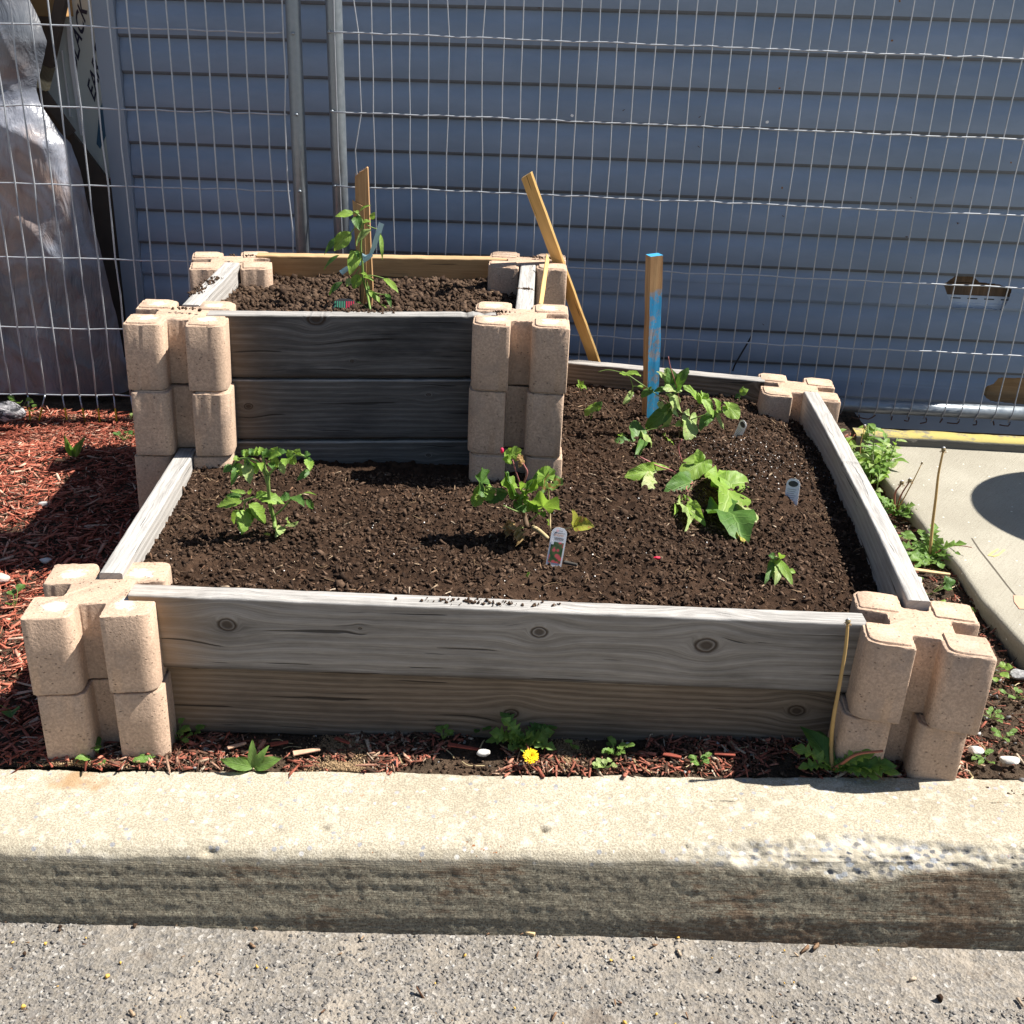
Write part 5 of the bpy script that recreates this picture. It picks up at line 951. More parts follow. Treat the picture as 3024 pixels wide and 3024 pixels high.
 'climber':([('cor',(0.948,0.871,0.238),(0.94,0.93,0.267),0.046,'leaf_dark'),('cor',(0.961,0.929,0.238),(0.972,0.806,0.238),0.0402,'leaf_pale'),('cor',(0.92,0.849,0.238),(0.886,0.854,0.238),0.0293,'leaf_dark'),('cor',(0.964,0.873,0.238),(0.93,0.741,0.238),0.023,'leaf_dark'),('cor',(0.919,0.877,0.238),(0.901,0.912,0.238),0.0198,'leaf_green'),('cor',(1.013,0.93,0.293),(0.966,0.924,0.249),0.0366,'leaf_dark'),('cor',(1.037,0.93,0.298),(1.01,0.93,0.338),0.0398,'leaf_pale'),('cor',(1.018,0.93,0.286),(1.007,0.934,0.245),0.0299,'leaf_pale'),('cor',(1.071,0.93,0.276),(1.062,0.88,0.238),0.05,'leaf_pale'),('cor',(1.054,0.93,0.263),(1.036,0.91,0.266),0.02,'leaf_pale'),('cor',(1.016,0.897,0.238),(1.027,0.83,0.238),0.0199,'leaf_green'),('cor',(1.032,0.93,0.349),(0.998,0.906,0.356),0.0264,'leaf_pale'),('cor',(1.018,0.93,0.359),(0.982,0.93,0.392),0.023,'leaf_pale'),('cor',(1.017,0.93,0.359),(1.009,0.93,0.4),0.0395,'leaf_dark'),('cor',(1.033,0.93,0.356),(1.056,0.93,0.402),0.028,'leaf_dark'),('cor',(1.084,0.93,0.329),(1.047,0.93,0.36),0.0231,'leaf_green'),('cor',(1.097,0.93,0.33),(1.122,0.905,0.291),0.0264,'leaf_green'),('cor',(1.118,0.93,0.287),(1.092,0.902,0.259),0.0266,'leaf_dark'),('cor',(1.1,0.93,0.328),(1.107,0.93,0.342),0.0165,'leaf_green'),('cor',(1.136,0.93,0.302),(1.121,0.93,0.331),0.0232,'leaf_green'),('cor',(1.16,0.93,0.308),(1.183,0.911,0.288),0.0398,'leaf_green'),('cor',(1.131,0.93,0.289),(1.152,0.921,0.256),0.0133,'leaf_pale'),('cor',(1.159,0.93,0.308),(1.147,0.93,0.323),0.0133,'leaf_green'),('cor',(0.911,0.93,0.382),(0.944,0.9,0.388),0.0246,'leaf_green'),('cor',(0.97,0.93,0.343),(0.95,0.924,0.327),0.0198,'leaf_dark'),('cor',(0.925,0.93,0.331),(0.909,0.912,0.312),0.0165,'leaf_pale'),('cor',(0.999,0.93,0.348),(0.978,0.911,0.347),0.0132,'leaf_dark'),('cor',(0.845,0.93,0.296),(0.82,0.929,0.274),0.0266,'leaf_green'),('cor',(0.848,0.93,0.293),(0.86,0.93,0.311),0.0183,'leaf_dark'),('ov',(1.009,0.93,0.39),(0.998,0.93,0.396),0.0131,'leaf_pale'),('cor',(0.998,0.93,0.313),(0.999,0.917,0.304),0.0166,'leaf_pale'),('ov',(0.956,0.93,0.35),(0.938,0.911,0.358),0.0066,'leaf_green')],
  [('stem_woody',0.002,[(1.073,0.822,0.238),(1.077,0.905,0.238),(1.07,0.93,0.281),(1.092,0.93,0.317)]),('stem_woody',0.002,[(1.031,0.748,0.238),(1.044,0.891,0.238),(1.052,0.93,0.281),(1.038,0.93,0.301)]),('stem_green',0.0016,[(1.074,0.93,0.275),(1.111,0.93,0.29),(1.137,0.93,0.295),(1.16,0.93,0.308)]),('stem_green',0.0013,[(0.911,0.93,0.382),(0.946,0.93,0.36),(1.002,0.93,0.324),(1.037,0.93,0.298)]),('stem_pink',0.0013,[(1.044,0.93,0.312),(1.034,0.93,0.35),(1.014,0.93,0.4),(1.006,0.93,0.427)]),('stem_woody',0.0013,[(0.903,0.93,0.249),(0.886,0.93,0.277),(0.864,0.93,0.3)]),('stem_green',0.0014,[(0.92,0.84,0.238),(0.948,0.871,0.238),(0.969,0.93,0.241),(1.015,0.93,0.254),(1.04,0.93,0.262)]),('stem_woody',0.0015,[(1.009,0.887,0.238),(0.994,0.84,0.238),(0.972,0.801,0.238)]),('stem_green',0.0012,[(0.922,0.93,0.372),(0.93,0.93,0.345),(0.92,0.93,0.31)]),('stem_green',0.0012,[(0.842,0.93,0.292),(0.835,0.93,0.264)]),('stem_green',0.001,[(0.846,0.93,0.383),(0.871,0.93,0.389),(0.911,0.93,0.382)]),('stem_woody',0.002,[(1.037,0.93,0.296),(1.07,0.93,0.281)]),('stem_green',0.0013,[(0.953,0.93,0.346),(0.933,0.93,0.352),(0.928,0.93,0.338)])]),
 'pepper':([('ov',(0.28,0.94,0.724),(0.24,0.927,0.716),0.0158,'leaf_green'),('ov',(0.273,0.94,0.681),(0.234,0.935,0.639),0.0283,'leaf_green'),('ov',(0.25,0.94,0.672),(0.211,0.94,0.628),0.0159,'leaf_dark'),('ov',(0.285,0.94,0.717),(0.297,0.912,0.69),0.0193,'leaf_dark'),('ov',(0.32,0.94,0.689),(0.283,0.944,0.65),0.0177,'leaf_pale'),('ov',(0.287,0.94,0.642),(0.272,0.911,0.591),0.0249,'leaf_green'),('ov',(0.289,0.94,0.587),(0.276,0.936,0.553),0.0215,'leaf_green'),('ov',(0.271,0.94,0.577),(0.258,0.94,0.558),0.0126,'leaf_pale'),('ov',(0.345,0.94,0.58),(0.382,0.911,0.554),0.0153,'leaf_green'),('ov',(0.303,0.94,0.581),(0.324,0.938,0.572),0.0081,'leaf_green'),('ov',(0.245,0.94,0.629),(0.209,0.94,0.594),0.0107,'leaf_dark'),('ov',(0.251,0.94,0.568),(0.218,0.94,0.536),0.0126,'leaf_dark'),('ov',(0.312,0.94,0.551),(0.33,0.923,0.53),0.0108,'leaf_green'),('ov',(0.322,0.94,0.544),(0.336,0.93,0.525),0.0108,'leaf_green'),('ov',(0.351,0.94,0.544),(0.368,0.894,0.523),0.0108,'leaf_dark'),('ov',(0.319,0.94,0.711),(0.327,0.94,0.728),0.0106,'leaf_green'),('ov',(0.294,0.94,0.728),(0.319,0.94,0.742),0.007,'leaf_green'),('ov',(0.339,0.94,0.679),(0.346,0.912,0.627),0.008,'leaf_green'),('ov',(0.335,0.925,0.523),(0.357,0.892,0.523),0.0081,'leaf_green'),('ov',(0.3,0.94,0.704),(0.318,0.943,0.705),0.0106,'leaf_green'),('ov',(0.285,0.94,0.64),(0.293,0.917,0.627),0.0071,'leaf_dark'),('ov',(0.267,0.94,0.636),(0.282,0.936,0.635),0.0071,'leaf_green'),('ov',(0.292,0.94,0.724),(0.282,0.94,0.727),0.007,'leaf_green'),('ov',(0.279,0.938,0.523),(0.295,0.926,0.523),0.0054,'leaf_dark'),('ov',(0.306,0.94,0.56),(0.311,0.943,0.551),0.0072,'leaf_dark'),('ov',(0.291,0.94,0.59),(0.31,0.922,0.588),0.0108,'leaf_green'),('ov',(0.299,0.94,0.582),(0.317,0.922,0.581),0.0072,'leaf_green')],
  [('stem_green',0.0028,[(0.323,0.872,0.523),(0.306,0.94,0.546),(0.298,0.94,0.576),(0.297,0.94,0.608),(0.294,0.94,0.653),(0.299,0.94,0.697),(0.294,0.94,0.715),(0.28,0.94,0.727)]),('stem_green',0.0015,[(0.3,0.94,0.691),(0.286,0.94,0.694),(0.273,0.94,0.681)]),('stem_green',0.0015,[(0.302,0.94,0.585),(0.323,0.94,0.585),(0.345,0.94,0.58)]),('stem_green',0.0013,[(0.307,0.94,0.699),(0.321,0.94,0.693),(0.334,0.94,0.689),(0.34,0.94,0.677)]),('stem_green',0.002,[(0.312,0.921,0.523),(0.308,0.94,0.555),(0.305,0.94,0.576)]),('stem_green',0.001,[(0.299,0.94,0.697),(0.304,0.94,0.702),(0.297,0.94,0.7),(0.295,0.94,0.716)]),('stem_green',0.0013,[(0.289,0.94,0.599),(0.28,0.94,0.586)]),('stem_green',0.0014,[(0.317,0.94,0.548),(0.337,0.94,0.543),(0.351,0.94,0.544)]),('stem_green',0.0012,[(0.279,0.938,0.523),(0.295,0.926,0.523),(0.315,0.886,0.523)])]),
 'wilted':([('ov',(1.149,0.227,0.263),(1.172,0.179,0.233),0.0143,'leaf_green'),('ov',(1.143,0.227,0.266),(1.135,0.224,0.235),0.0143,'leaf_green'),('ov',(1.141,0.227,0.259),(1.121,0.183,0.233),0.0114,'leaf_dark'),('ov',(1.148,0.227,0.253),(1.138,0.179,0.233),0.0143,'leaf_pale'),('ov',(1.154,0.227,0.25),(1.172,0.225,0.236),0.0114,'leaf_pale'),('ov',(1.143,0.227,0.266),(1.131,0.227,0.27),0.0114,'leaf_dark'),('ov',(1.153,0.227,0.263),(1.146,0.198,0.285),0.0114,'leaf_green'),('ov',(1.172,0.227,0.241),(1.186,0.23,0.236),0.0086,'leaf_green'),('ov',(1.138,0.227,0.24),(1.142,0.185,0.233),0.01,'leaf_pale')],
  [('stem_green',0.002,[(1.145,0.191,0.233),(1.146,0.227,0.24),(1.143,0.227,0.266),(1.152,0.227,0.264)]),('stem_pink',0.0013,[(1.143,0.227,0.253),(1.153,0.227,0.256),(1.16,0.227,0.247)])]),
 'seed_a':([('ov',(0.818,1.17,0.265),(0.807,1.17,0.272),0.009,'leaf_green'),('ov',(0.818,1.17,0.265),(0.826,1.17,0.284),0.009,'leaf_green'),('ov',(0.818,1.17,0.265),(0.831,1.17,0.266),0.009,'leaf_green'),('ov',(0.816,1.17,0.273),(0.81,1.17,0.287),0.0072,'leaf_green'),('ov',(0.82,1.17,0.273),(0.834,1.152,0.266),0.0072,'leaf_green')],
  [('stem_green',0.001,[(0.821,1.17,0.256),(0.818,1.17,0.267)])]),
 'seed_b':([('ov',(1.216,1.1,0.287),(1.235,1.1,0.302),0.0176,'leaf_green'),('ov',(1.216,1.1,0.287),(1.205,1.1,0.277),0.0106,'leaf_dark'),('ov',(1.215,1.1,0.292),(1.222,1.1,0.309),0.007,'leaf_green')],
  [('stem_green',0.0012,[(1.215,1.1,0.268),(1.216,1.1,0.291)])]),
 'seed_c':([('ov',(0.698,0.15,0.25),(0.702,0.15,0.255),0.0051,'leaf_green'),('ov',(0.698,0.15,0.25),(0.695,0.15,0.246),0.0042,'leaf_green')],
  [('stem_green',0.001,[(0.698,0.15,0.244),(0.698,0.15,0.251)])]),
}
def build_plant(key, name, label, cat, base, nrm=None):
    p = empty(name, base, label=label, cat=cat); Ls, Ss = PLANTS[key]
    for i, (k, B, T, wd, m) in enumerate(Ls): attach(link(leafmesh(k, B, T, wd, MATS[m], hash_(key)+i, nrm), 'leaf'), p)
    for c, r, pts in Ss:
        if len(pts) < 2: continue
        attach(link(tubemesh('stem', pts, r, MATS[c], 7, rads=[r, r*.75]), 'stem'), p)
    return p
def hash_(s): return sum(ord(c)*(i+3) for i, c in enumerate(s))
build_plant('tomato', 'tomato_plant', 'young tomato plant with serrated leaves in the left of the low bed', 'plant', (0.218, 0.306, 0.245))
ge = build_plant('geranium', 'geranium_plant', 'scruffy geranium with scalloped leaves and dry brown leaves behind the flower tag', 'plant', (0.69, 0.362, 0.245))
V, F = ico(2); bd = link(pymesh('flower_bud', V*np.array((.007, .007, .012)), [tuple(f) for f in F], simple('pink_bud', (.7, .03, .10), .5), True), 'flower_bud', loc=(0.641, 0.36, 0.399)); attach(bd, ge)
build_plant('big_leaf', 'broad_leaf_plant', 'bean plant with large crinkled heart shaped leaves in front of the climber', 'plant', (1.032, 0.581, 0.235))
build_plant('climber', 'climbing_plant', 'straggly climbing plant with pale heart shaped leaves round the blue stake', 'plant', (1.004, 0.836, 0.23))
pe = build_plant('pepper', 'pepper_plant', 'drooping pepper plant tied to the split stake in the upper box', 'plant', (0.317, 0.913, 0.52))
build_plant('wilted', 'wilted_seedling', 'wilted seedling drooping alone in the front right of the low bed', 'plant', (1.149, 0.206, 0.225))
build_plant('seed_a', 'small_seedling', 'tiny feathery seedling beside the tall box near the back plank', 'seedling', (0.823, 1.217, 0.24))
build_plant('seed_b', 'small_seedling', 'two leaf seedling next to the back right corner block', 'seedling', (1.241, 1.232, 0.225))
build_plant('seed_c', 'small_seedling', 'tiny seedling on the soil below the geranium', 'seedling', (0.698, 0.168, 0.235))
# ribbon tying the pepper plant
def ribbon():
    mm = simple('blue_ribbon', (.42, .62, .72), .35, .5, .08); p = empty('ribbon_tie', (0.303, 0.965, 0.615), label='light blue ribbon tying the pepper stem to the split stake', cat='ribbon')
    def band(pts, wds, nm='band'):
        V = []; 
        for i, q in enumerate(pts):
            a = Vector(pts[max(0, i-1)]); b = Vector(pts[min(len(pts)-1, i+1)]); d = (b-a).normalized(); s_ = d.cross(Vector((0, -1, 0))).normalized()
            for t in (-1, -.33, .33, 1): V.append(Vector(q)+s_*wds[i]/2*t+Vector((0, -.0025*(1-t*t)+.003*math.sin(i*1.3), 0)))
        attach(link(npmesh(nm, np.array(V), grid_faces(len(pts), 4), mm, True), nm), p)
    band([(0.343, 0.93, 0.706), (0.337, 0.935, 0.689), (0.329, 0.945, 0.668), (0.321, 0.955, 0.647), (0.313, 0.962, 0.628)], [.012, .0125, .012, .010, .007])
    band([(0.29, 0.958, 0.628), (0.298, 0.954, 0.623), (0.306, 0.954, 0.623), (0.317, 0.96, 0.63)], [.010, .012, .011, .009])
    band([(0.313, 0.955, 0.626), (0.299, 0.952, 0.617), (0.286, 0.95, 0.608)], [.009, .011, .010]); band([(0.262, 0.955, 0.598), (0.253, 0.957, 0.591), (0.244, 0.958, 0.584)], [.010, .011, .012])
ribbon()

# ------------------------------------------------------------------ plant tags
def plant_tag(name, base, w_, h_, rot, label, style):
    r = .012 if style != 'striped' else .02; pts = [(-w_/2, -.03), (w_/2, -.03), (w_/2, h_-r)]+[(w_/2-r+r*math.cos(a), h_-r+r*math.sin(a)) for a in np.linspace(0, math.pi/2, 7)[1:]]+[(-w_/2+r-r*math.sin(a), h_-r+r*math.cos(a)) for a in np.linspace(0, math.pi/2, 7)]
    p = bpy.data.objects.new(name, None); COL.objects.link(p); p.location = base; p.rotation_euler = rot; tag(p, label, 'plant tag', group='plant tags in the soil')
    def poly(nm, P, y0, y1, m):
        k = len(P); V = [(x, y0, z) for x, z in P]+[(x, y1, z) for x, z in P]; F = [tuple(range(k)), tuple(range(2*k-1, k-1, -1))]+[(i, (i+1) % k, (i+1) % k+k, i+k) for i in range(k)]
        o = link(pymesh(nm, V, F, m), nm); o.parent = p; return o
    poly('card', pts, .0, .0007, m_black if style == 'striped' else m_white)
    def rect(nm, x0, x1, z0, z1, m, y=-.0004): return poly(nm, [(x0, z0), (x1, z0), (x1, z1), (x0, z1)], y, y+.0003, m)
    def txt(s, x, z, size, m):
        c = bpy.data.curves.new('t', 'FONT'); c.body = s; c.size = size; c.align_x = 'CENTER'; t = bpy.data.objects.new('t', c); COL.objects.link(t); bpy.context.view_layer.update()
        me = bpy.data.meshes.new_from_object(t.evaluated_get(bpy.context.evaluated_depsgraph_get())); bpy.data.objects.remove(t)
        for v_ in me.vertices: v_.co = Vector((x+v_.co.x, -.0004, z+v_.co.y))
        me.materials.clear(); me.materials.append(m); o = link(me, 'print_line'); o.parent = p
    if style == 'flower':
        rect('flower_photo', -w_*.40, w_*.40, -.004, h_*.56, m_photo); rect('photo_corner', -w_*.40, -w_*.24, h_*.48, h_*.58, m_white, -.0008)
        txt('Calliopedium', 0, h_*.82, .0042, m_ink); txt('Calliopedium', 0, h_*.775, .0034, m_orange); txt('Calliopedium', 0, h_*.735, .0034, m_orange); txt('eten', .002, h_*.885, .0042, m_ink)
        V = []; F = []
        for i in range(22):
            x = -w_*.25+i*w_*.027; t_ = (.0003, .0006, .0002, .0005)[(i*7) % 4]; b = len(V); V += [(x, -.0005, h_*.62), (x+t_, -.0005, h_*.62), (x+t_, -.0005, h_*.70), (x, -.0005, h_*.70)]; F.append((b, b+1, b+2, b+3))
        o = link(pymesh('barcode', V, F, m_ink), 'barcode'); o.parent = p
        V, F = tube([(math.cos(a)*.0016-.004, -.0006, h_*.897+math.sin(a)*.0016) for a in np.linspace(0, 6.28, 12)], .0003, 4, 1); o = link(pymesh('logo_ring', V, F, m_red), 'logo_ring'); o.parent = p
    elif style == 'oval':
        m_ov = simple('dark_oval_print', (.05, .05, .045), .5); poly('oval_print', [(w_*.36*math.cos(a), h_-.011+.0062*math.sin(a)) for a in np.linspace(0, 6.1, 20)], -.0004, -.0001, m_ov)
        for i in range(8): rect('print_line', -w_*.36, w_*.30-.002*(i % 3), h_*.58-i*.0042, h_*.58-i*.0042+.0012, simple('grey_print', (.35, .36, .38), .6) if i == 0 else bpy.data.materials['grey_print'])
    else:
        for i, m in enumerate((m_ink, 0, 0, 0)):
            pass
        gm = simple('green_print', (.03, .16, .10), .5); rm = simple('maroon_print', (.35, .02, .05), .5)
        for i in range(9): rect('stripe', -w_*.42+i*w_*.095, -w_*.42+i*w_*.095+w_*.05, .0, h_*.72, gm if i < 5 else rm)
    return p
plant_tag('plant_tag', (0.746, 0.222, 0.243), .0285, .062, (math.radians(-14), math.radians(7), math.radians(-2)), 'white plant tag with coral flower photo in front of the geranium', 'flower')
plant_tag('plant_tag', (1.243, 0.561, 0.225), .029, .056, (math.radians(-20), math.radians(-6), math.radians(-30)), 'white plant tag with dark oval near the right side plank', 'oval')
plant_tag('plant_tag', (1.185, 0.929, 0.226), .026, .058, (math.radians(-6), math.radians(16), math.radians(-62)), 'white plant tag seen edge on beside the climbing plant', 'oval')
plant_tag('plant_tag', (0.254, 0.938, 0.508), .055, .024, (math.radians(-40), 0, math.radians(6)), 'striped green and maroon plant tag half buried under the pepper plant', 'striped')

# ------------------------------------------------------------------ weeds
def weed_leaf(p, B, T, wd, kind='dand', m='leaf_weed', nrm=(0, -.3, 1), bend=None, seed=None): attach(link(leafmesh(kind, B, T, wd, MATS[m], seed if seed else random.randint(0, 9999), nrm, bend), 'leaf'), p)
def stalk(p, pts, r, m='stem_tan', head=None):
    attach(link(tubemesh('stalk', pts, r, MATS[m], 7, rads=[r*1.25, r*.8]), 'stalk'), p)
    if head:
        c = Vector(pts[-1]); V, F = ico(2); o = link(pymesh('seed_head', V*np.array((head, head, head*.9)), [tuple(f) for f in F], simple('seed_head', (.22, .17, .09), .9) if 'seed_head' not in bpy.data.materials else bpy.data.materials['seed_head'], True), 'seed_head', loc=c+Vector((0, 0, head*.2))); attach(o, p)
        for k_ in range(9):
            a = k_*.7; attach(link(tubemesh('bract', [c, c+Vector((math.cos(a)*head*.75, math.sin(a)*head*.75, -head*.45))], head*.055, MATS['leaf_dry'], 4), 'bract'), p)
        V, F = ico(1); o = link(pymesh('pappus', V*np.array((head*.62, head*.62, head*.35)), [tuple(f) for f in F], m_white, True), 'pappus', loc=c+Vector((0, 0, head*.66))); attach(o, p)
def T_(*a): return a
# flowering dandelion
d = empty('dandelion', (0.7013, -0.0296, 0.021), label='flowering dandelion with one yellow bloom between plank and kerb', cat='weed', group='dandelions')
C = Vector((0.7013, -0.0378, 0.027))
for t, wd in (((0.6442, -0.0405, 0.0493), .028), ((0.638, -0.0425, 0.0311), .018), ((0.6761, -0.0423, 0.0503), .024), ((0.7578, -0.06, 0.0347), .022), ((0.7384, -0.0544, 0.0522), .026), ((0.719, -0.0526, 0.0566), .02), ((0.6773, -0.0592, 0.0283), .018), ((0.7554, -0.0348, 0.0527), .026), ((0.6636, -0.0275, 0.0699), .024), ((0.7057, -0.0702, 0.0312), .016), ((0.7333, -0.0615, 0.04), .020)):
    weed_leaf(d, C, t, wd)
for t in ((0.661, 0.0, 0.071), (0.762, 0.0, 0.042), (0.733, 0.0, 0.047)): weed_leaf(d, C, t, .022, m='leaf_dark')
stalk(d, [C, C+Vector((.006, -.012, .01)), (0.7152, -0.0879, 0.0375)], .0016, 'stem_red')
def bloom(c, R, p):
    V = []; F = []; rs = random.Random(4)
    for ring_, (n, r0, el) in enumerate(((26, 1., .12), (24, .86, .4), (20, .66, .75), (14, .45, 1.1), (8, .25, 1.35))):
        for i in range(n):
            a = 6.283*i/n+ring_*.3+rs.uniform(-.08, .08); L = R*r0*rs.uniform(.92, 1.06); dr = Vector((math.cos(a)*math.cos(el), math.sin(a)*math.cos(el), math.sin(el)*.55)); s_ = Vector((-math.sin(a), math.cos(a), 0))*R*.085
            b = len(V); o_ = Vector(c); V += [o_+dr*L*.1-s_*.5, o_+dr*L*.1+s_*.5, o_+dr*L*.8+s_, o_+dr*L*.8-s_, o_+dr*L+s_*.6, o_+dr*L-s_*.6]; F += [(b, b+1, b+2, b+3), (b+3, b+2, b+4, b+5)]
    M = MT('dandelion_yellow', .6, .2); M.col((.88, .56, .012)); me = pymesh('flower_head', V, F, M.m); R_ = Matrix.Rotation(math.radians(28), 4, 'X'); cc = Vector(c)
    for v_ in me.vertices: v_.co = cc+R_@(v_.co-cc)
    attach(link(me, 'flower_head'), p)
bloom((0.7156, -0.0905, 0.0415), .0135, d)
# dandelion at the kerb with a tall bare stalk
d = empty('dandelion', (1.2101, -0.0826, 0.0363), label='dandelion at the kerb with one tall bare stalk and one bent red stalk', cat='weed', group='dandelions'); C = Vector((1.2064, -0.0932, 0.0442))
for t, wd, m in (((1.1376, -0.0806, 0.0741), .026, 'leaf_weed'), ((1.1497, -0.0968, 0.0465), .02, 'leaf_weed'), ((1.2697, -0.0956, 0.0831), .028, 'leaf_weed'), ((1.3114, -0.1102, 0.0543), .03, 'leaf_weed'), ((1.2787, -0.1153, 0.0464), .022, 'leaf_weed'), ((1.3034, -0.11, 0.0691), .028, 'leaf_dark'), ((1.2244, -0.1021, 0.0667), .02, 'leaf_dark')): weed_leaf(d, C, t, wd, m=m)
for t in ((1.162, -0.03, 0.081), (1.196, -0.02, 0.066), (1.232, -0.02, 0.064)): weed_leaf(d, C, t, .03, 'ov', 'leaf_dark')
stalk(d, [C, (1.204, -0.075, 0.079), (1.198, -0.08, 0.135), (1.198, -0.08, 0.193), (1.197, -0.08, 0.262), (1.193, -0.08, 0.312)], .0031, 'stem_tan', .0085)
stalk(d, [C, (1.214, -0.1, 0.057), (1.235, -0.11, 0.088), (1.272, -0.12, 0.104)], .0026, 'stem_red')
# plantain-like weed
d = empty('plantain_weed', (0.2643, -0.1106, 0.0079), label='small upright green weed at the kerb below the left knot', cat='weed'); C = Vector((0.2643, -0.1141, 0.0119))
for t, wd in (((0.2091, -0.1156, 0.0263), .017), ((0.261, -0.1, 0.057), .013), ((0.288, -0.1, 0.047), .011), ((0.3095, -0.1087, 0.0293), .018), ((0.2343, -0.1027, 0.022), .014), ((0.2876, -0.1176, 0.0186), .012)): weed_leaf(d, C, t, wd, 'ov', nrm=(0, -.8, .6))
def sprig(p, lab, n=5, sz=.012, h=.02, m='leaf_weed', kind='cor', name='small_weed', seed=0, spread=1.):
    rs = random.Random(seed or int(abs(p[0]*999)+abs(p[1]*777))); d = empty(name, p, label=lab, cat='weed', group='small weeds')
    for i in range(n):
        a = rs.uniform(0, 6.28); c = Vector(p)+Vector((math.cos(a)*sz*spread*rs.uniform(.3, 1.3), math.sin(a)*sz*spread*.8*rs.uniform(.3, 1.3), h*rs.uniform(.5, 1.1)))
        attach(link(tubemesh('stem', [Vector(p), c], .0006, MATS['stem_green'], 5), 'stem'), d); dr = Vector((math.cos(a), math.sin(a)*.7, rs.uniform(-.1, .4))).normalized()
        weed_leaf(d, c, c+dr*sz*rs.uniform(.8, 1.2), sz*.85, kind, m, seed=rs.randint(1, 9999))
    return d
sprig((-0.0, -0.101, 0.0), 'pair of pale round seed leaves in front of the front left blocks', 2, .016, .012, seed=5)
sprig((0.09, -0.1021, 0.0027), 'low round leaved weed at the right foot of the front left blocks', 4, .016, .010)
sprig((0.1159, -0.0387, 0.0035), 'leafy weed clump between front left blocks and front plank', 11, .012, .026, spread=1.8)
sprig((0.0877, 0.0061, 0.0226), 'sparse sprig climbing beside the left end of the front plank', 4, .007, .04)
sprig((0.141, -0.0253, 0.0042), 'small clover sprig right of the clump by the left blocks', 4, .011, .018)
sprig((0.5657, -0.0226, 0.017), 'clover sprig under the middle of the front plank', 7, .010, .018)
sprig((0.787, -0.0418, 0.0236), 'tiny upright sprig on the sand right of the dandelion', 4, .009, .014)
sprig((0.8555, -0.0582, 0.0257), 'clover clump right of the dandelion', 12, .012, .022, spread=1.7)
sprig((0.8364, -0.0915, 0.0251), 'grey green rosette at the kerb edge', 9, .010, .006, 'leaf_pale', 'ov')
sprig((0.995, -0.0808, 0.0299), 'clover sprig at the kerb right of the middle', 8, .010, .016)
sprig((0.6246, -0.0022, 0.0187), 'dark sprig in the shadow under the front plank', 3, .012, .018, 'leaf_dark')
sprig((0.8851, 0.0214, 0.0266), 'dark leaf pair in the shadow below the front plank', 3, .014, .025, 'leaf_dark')
sprig((-0.417, 1.261, 0.03), 'weeds in the shadow beside the tall box blocks', 9, .016, .02, 'leaf_dark', 'ov', spread=1.5)
sprig((-0.488, 1.5, 0.0), 'pale sprig by the mulch edge at the tall box', 3, .014, .02, 'leaf_pale', 'ov')
sprig((-0.815, 1.515, 0.01), 'upright weed behind the mottled rock', 6, .022, .035, 'leaf_weed', 'ov')
sprig((-0.772, 1.491, 0.01), 'small leaf by the second fence wire', 2, .016, .015, 'leaf_weed', 'ov')
sprig((-0.319, 0.332, 0.03), 'dark weed in the mulch shadow left of the front blocks', 3, .02, .03, 'leaf_dark', 'ov')
sprig((-0.187, 0.013, 0.01), 'long dark leaves in shade beside the front left blocks', 3, .03, .03, 'leaf_dark', 'ov')
sprig((0.0009, -0.0938, 0.01), 'dark sprig inside the slot of the front left blocks', 4, .014, .018, 'leaf_dark')
for i, (q, lab) in enumerate((((1.5232, 0.0733, 0.0457), 'upper'), ((1.5219, 0.0134, 0.0457), 'middle'), ((1.4698, -0.045, 0.0441), 'lower'), ((1.5923, 0.1391, 0.0478), 'highest'))): sprig(q, lab+' clover patch right of the front right blocks', 7, .010, .008, spread=2.)
d = empty('small_weed', (-0.502, 1.12, 0.03), label='two tongue shaped green leaves rising from the sunlit mulch', cat='weed'); C = Vector((-0.505, 1.125, 0.03))
for t in ((-0.513, 1.1, 0.103), (-0.458, 1.1, 0.101), (-0.472, 1.1, 0.089), (-0.508, 1.1, 0.082)): weed_leaf(d, C, t, .016, 'ov', nrm=(0, -1, .3))
# weeds in the gap beside the slab
G0 = (1.5754, 1.1381, 0.0473)
d = empty('leafy_weed', G0, label='bushy leafy weed at the back of the gap beside the slab', cat='weed'); rs_ = random.Random(8)
for i in range(24):
    a = rs_.uniform(0, 6.28); R_ = rs_.uniform(.01, .07); b = Vector(G0)+Vector((math.cos(a)*R_, math.sin(a)*R_, 0)); t = b+Vector((math.cos(a)*.03, math.sin(a)*.03+rs_.uniform(0, .06), rs_.uniform(.05, .13)))
    attach(link(tubemesh('stem', [b, b.lerp(t, .5)+Vector((0, 0, .01)), t], .0013, MATS['stem_green'], 5), 'stem'), d)
    for k_ in range(8):
        f_ = .25+k_*.1; c = b.lerp(t, min(1, f_)); aa = rs_.uniform(0, 6.28); L_ = rs_.uniform(.024, .05); weed_leaf(d, c, c+Vector((math.cos(aa)*L_, math.sin(aa)*L_, rs_.uniform(-.004, .018))), L_*.32, 'lance', rs_.choice(['leaf_green', 'leaf_weed', 'leaf_weed', 'leaf_pale']), seed=rs_.randint(1, 9999))
for a_, b_ in (((1.487, 1.15, 0.167), (1.502, 1.15, 0.13)), ((1.534, 1.15, 0.176), (1.519, 1.15, 0.131))): stalk(d, [G0, b_, a_], .0012, 'stem_red')
stalk(d, [G0, (1.551, 1.14, 0.136), (1.552, 1.14, 0.2)], .0012, 'stem_tan', .009)
d = empty('dandelion', (1.5963, 0.93, 0.0479), label='middle dandelion in the gap with three red stalks leaning right', cat='weed', group='dandelions'); C = Vector((1.5943, 0.9252, 0.0518))
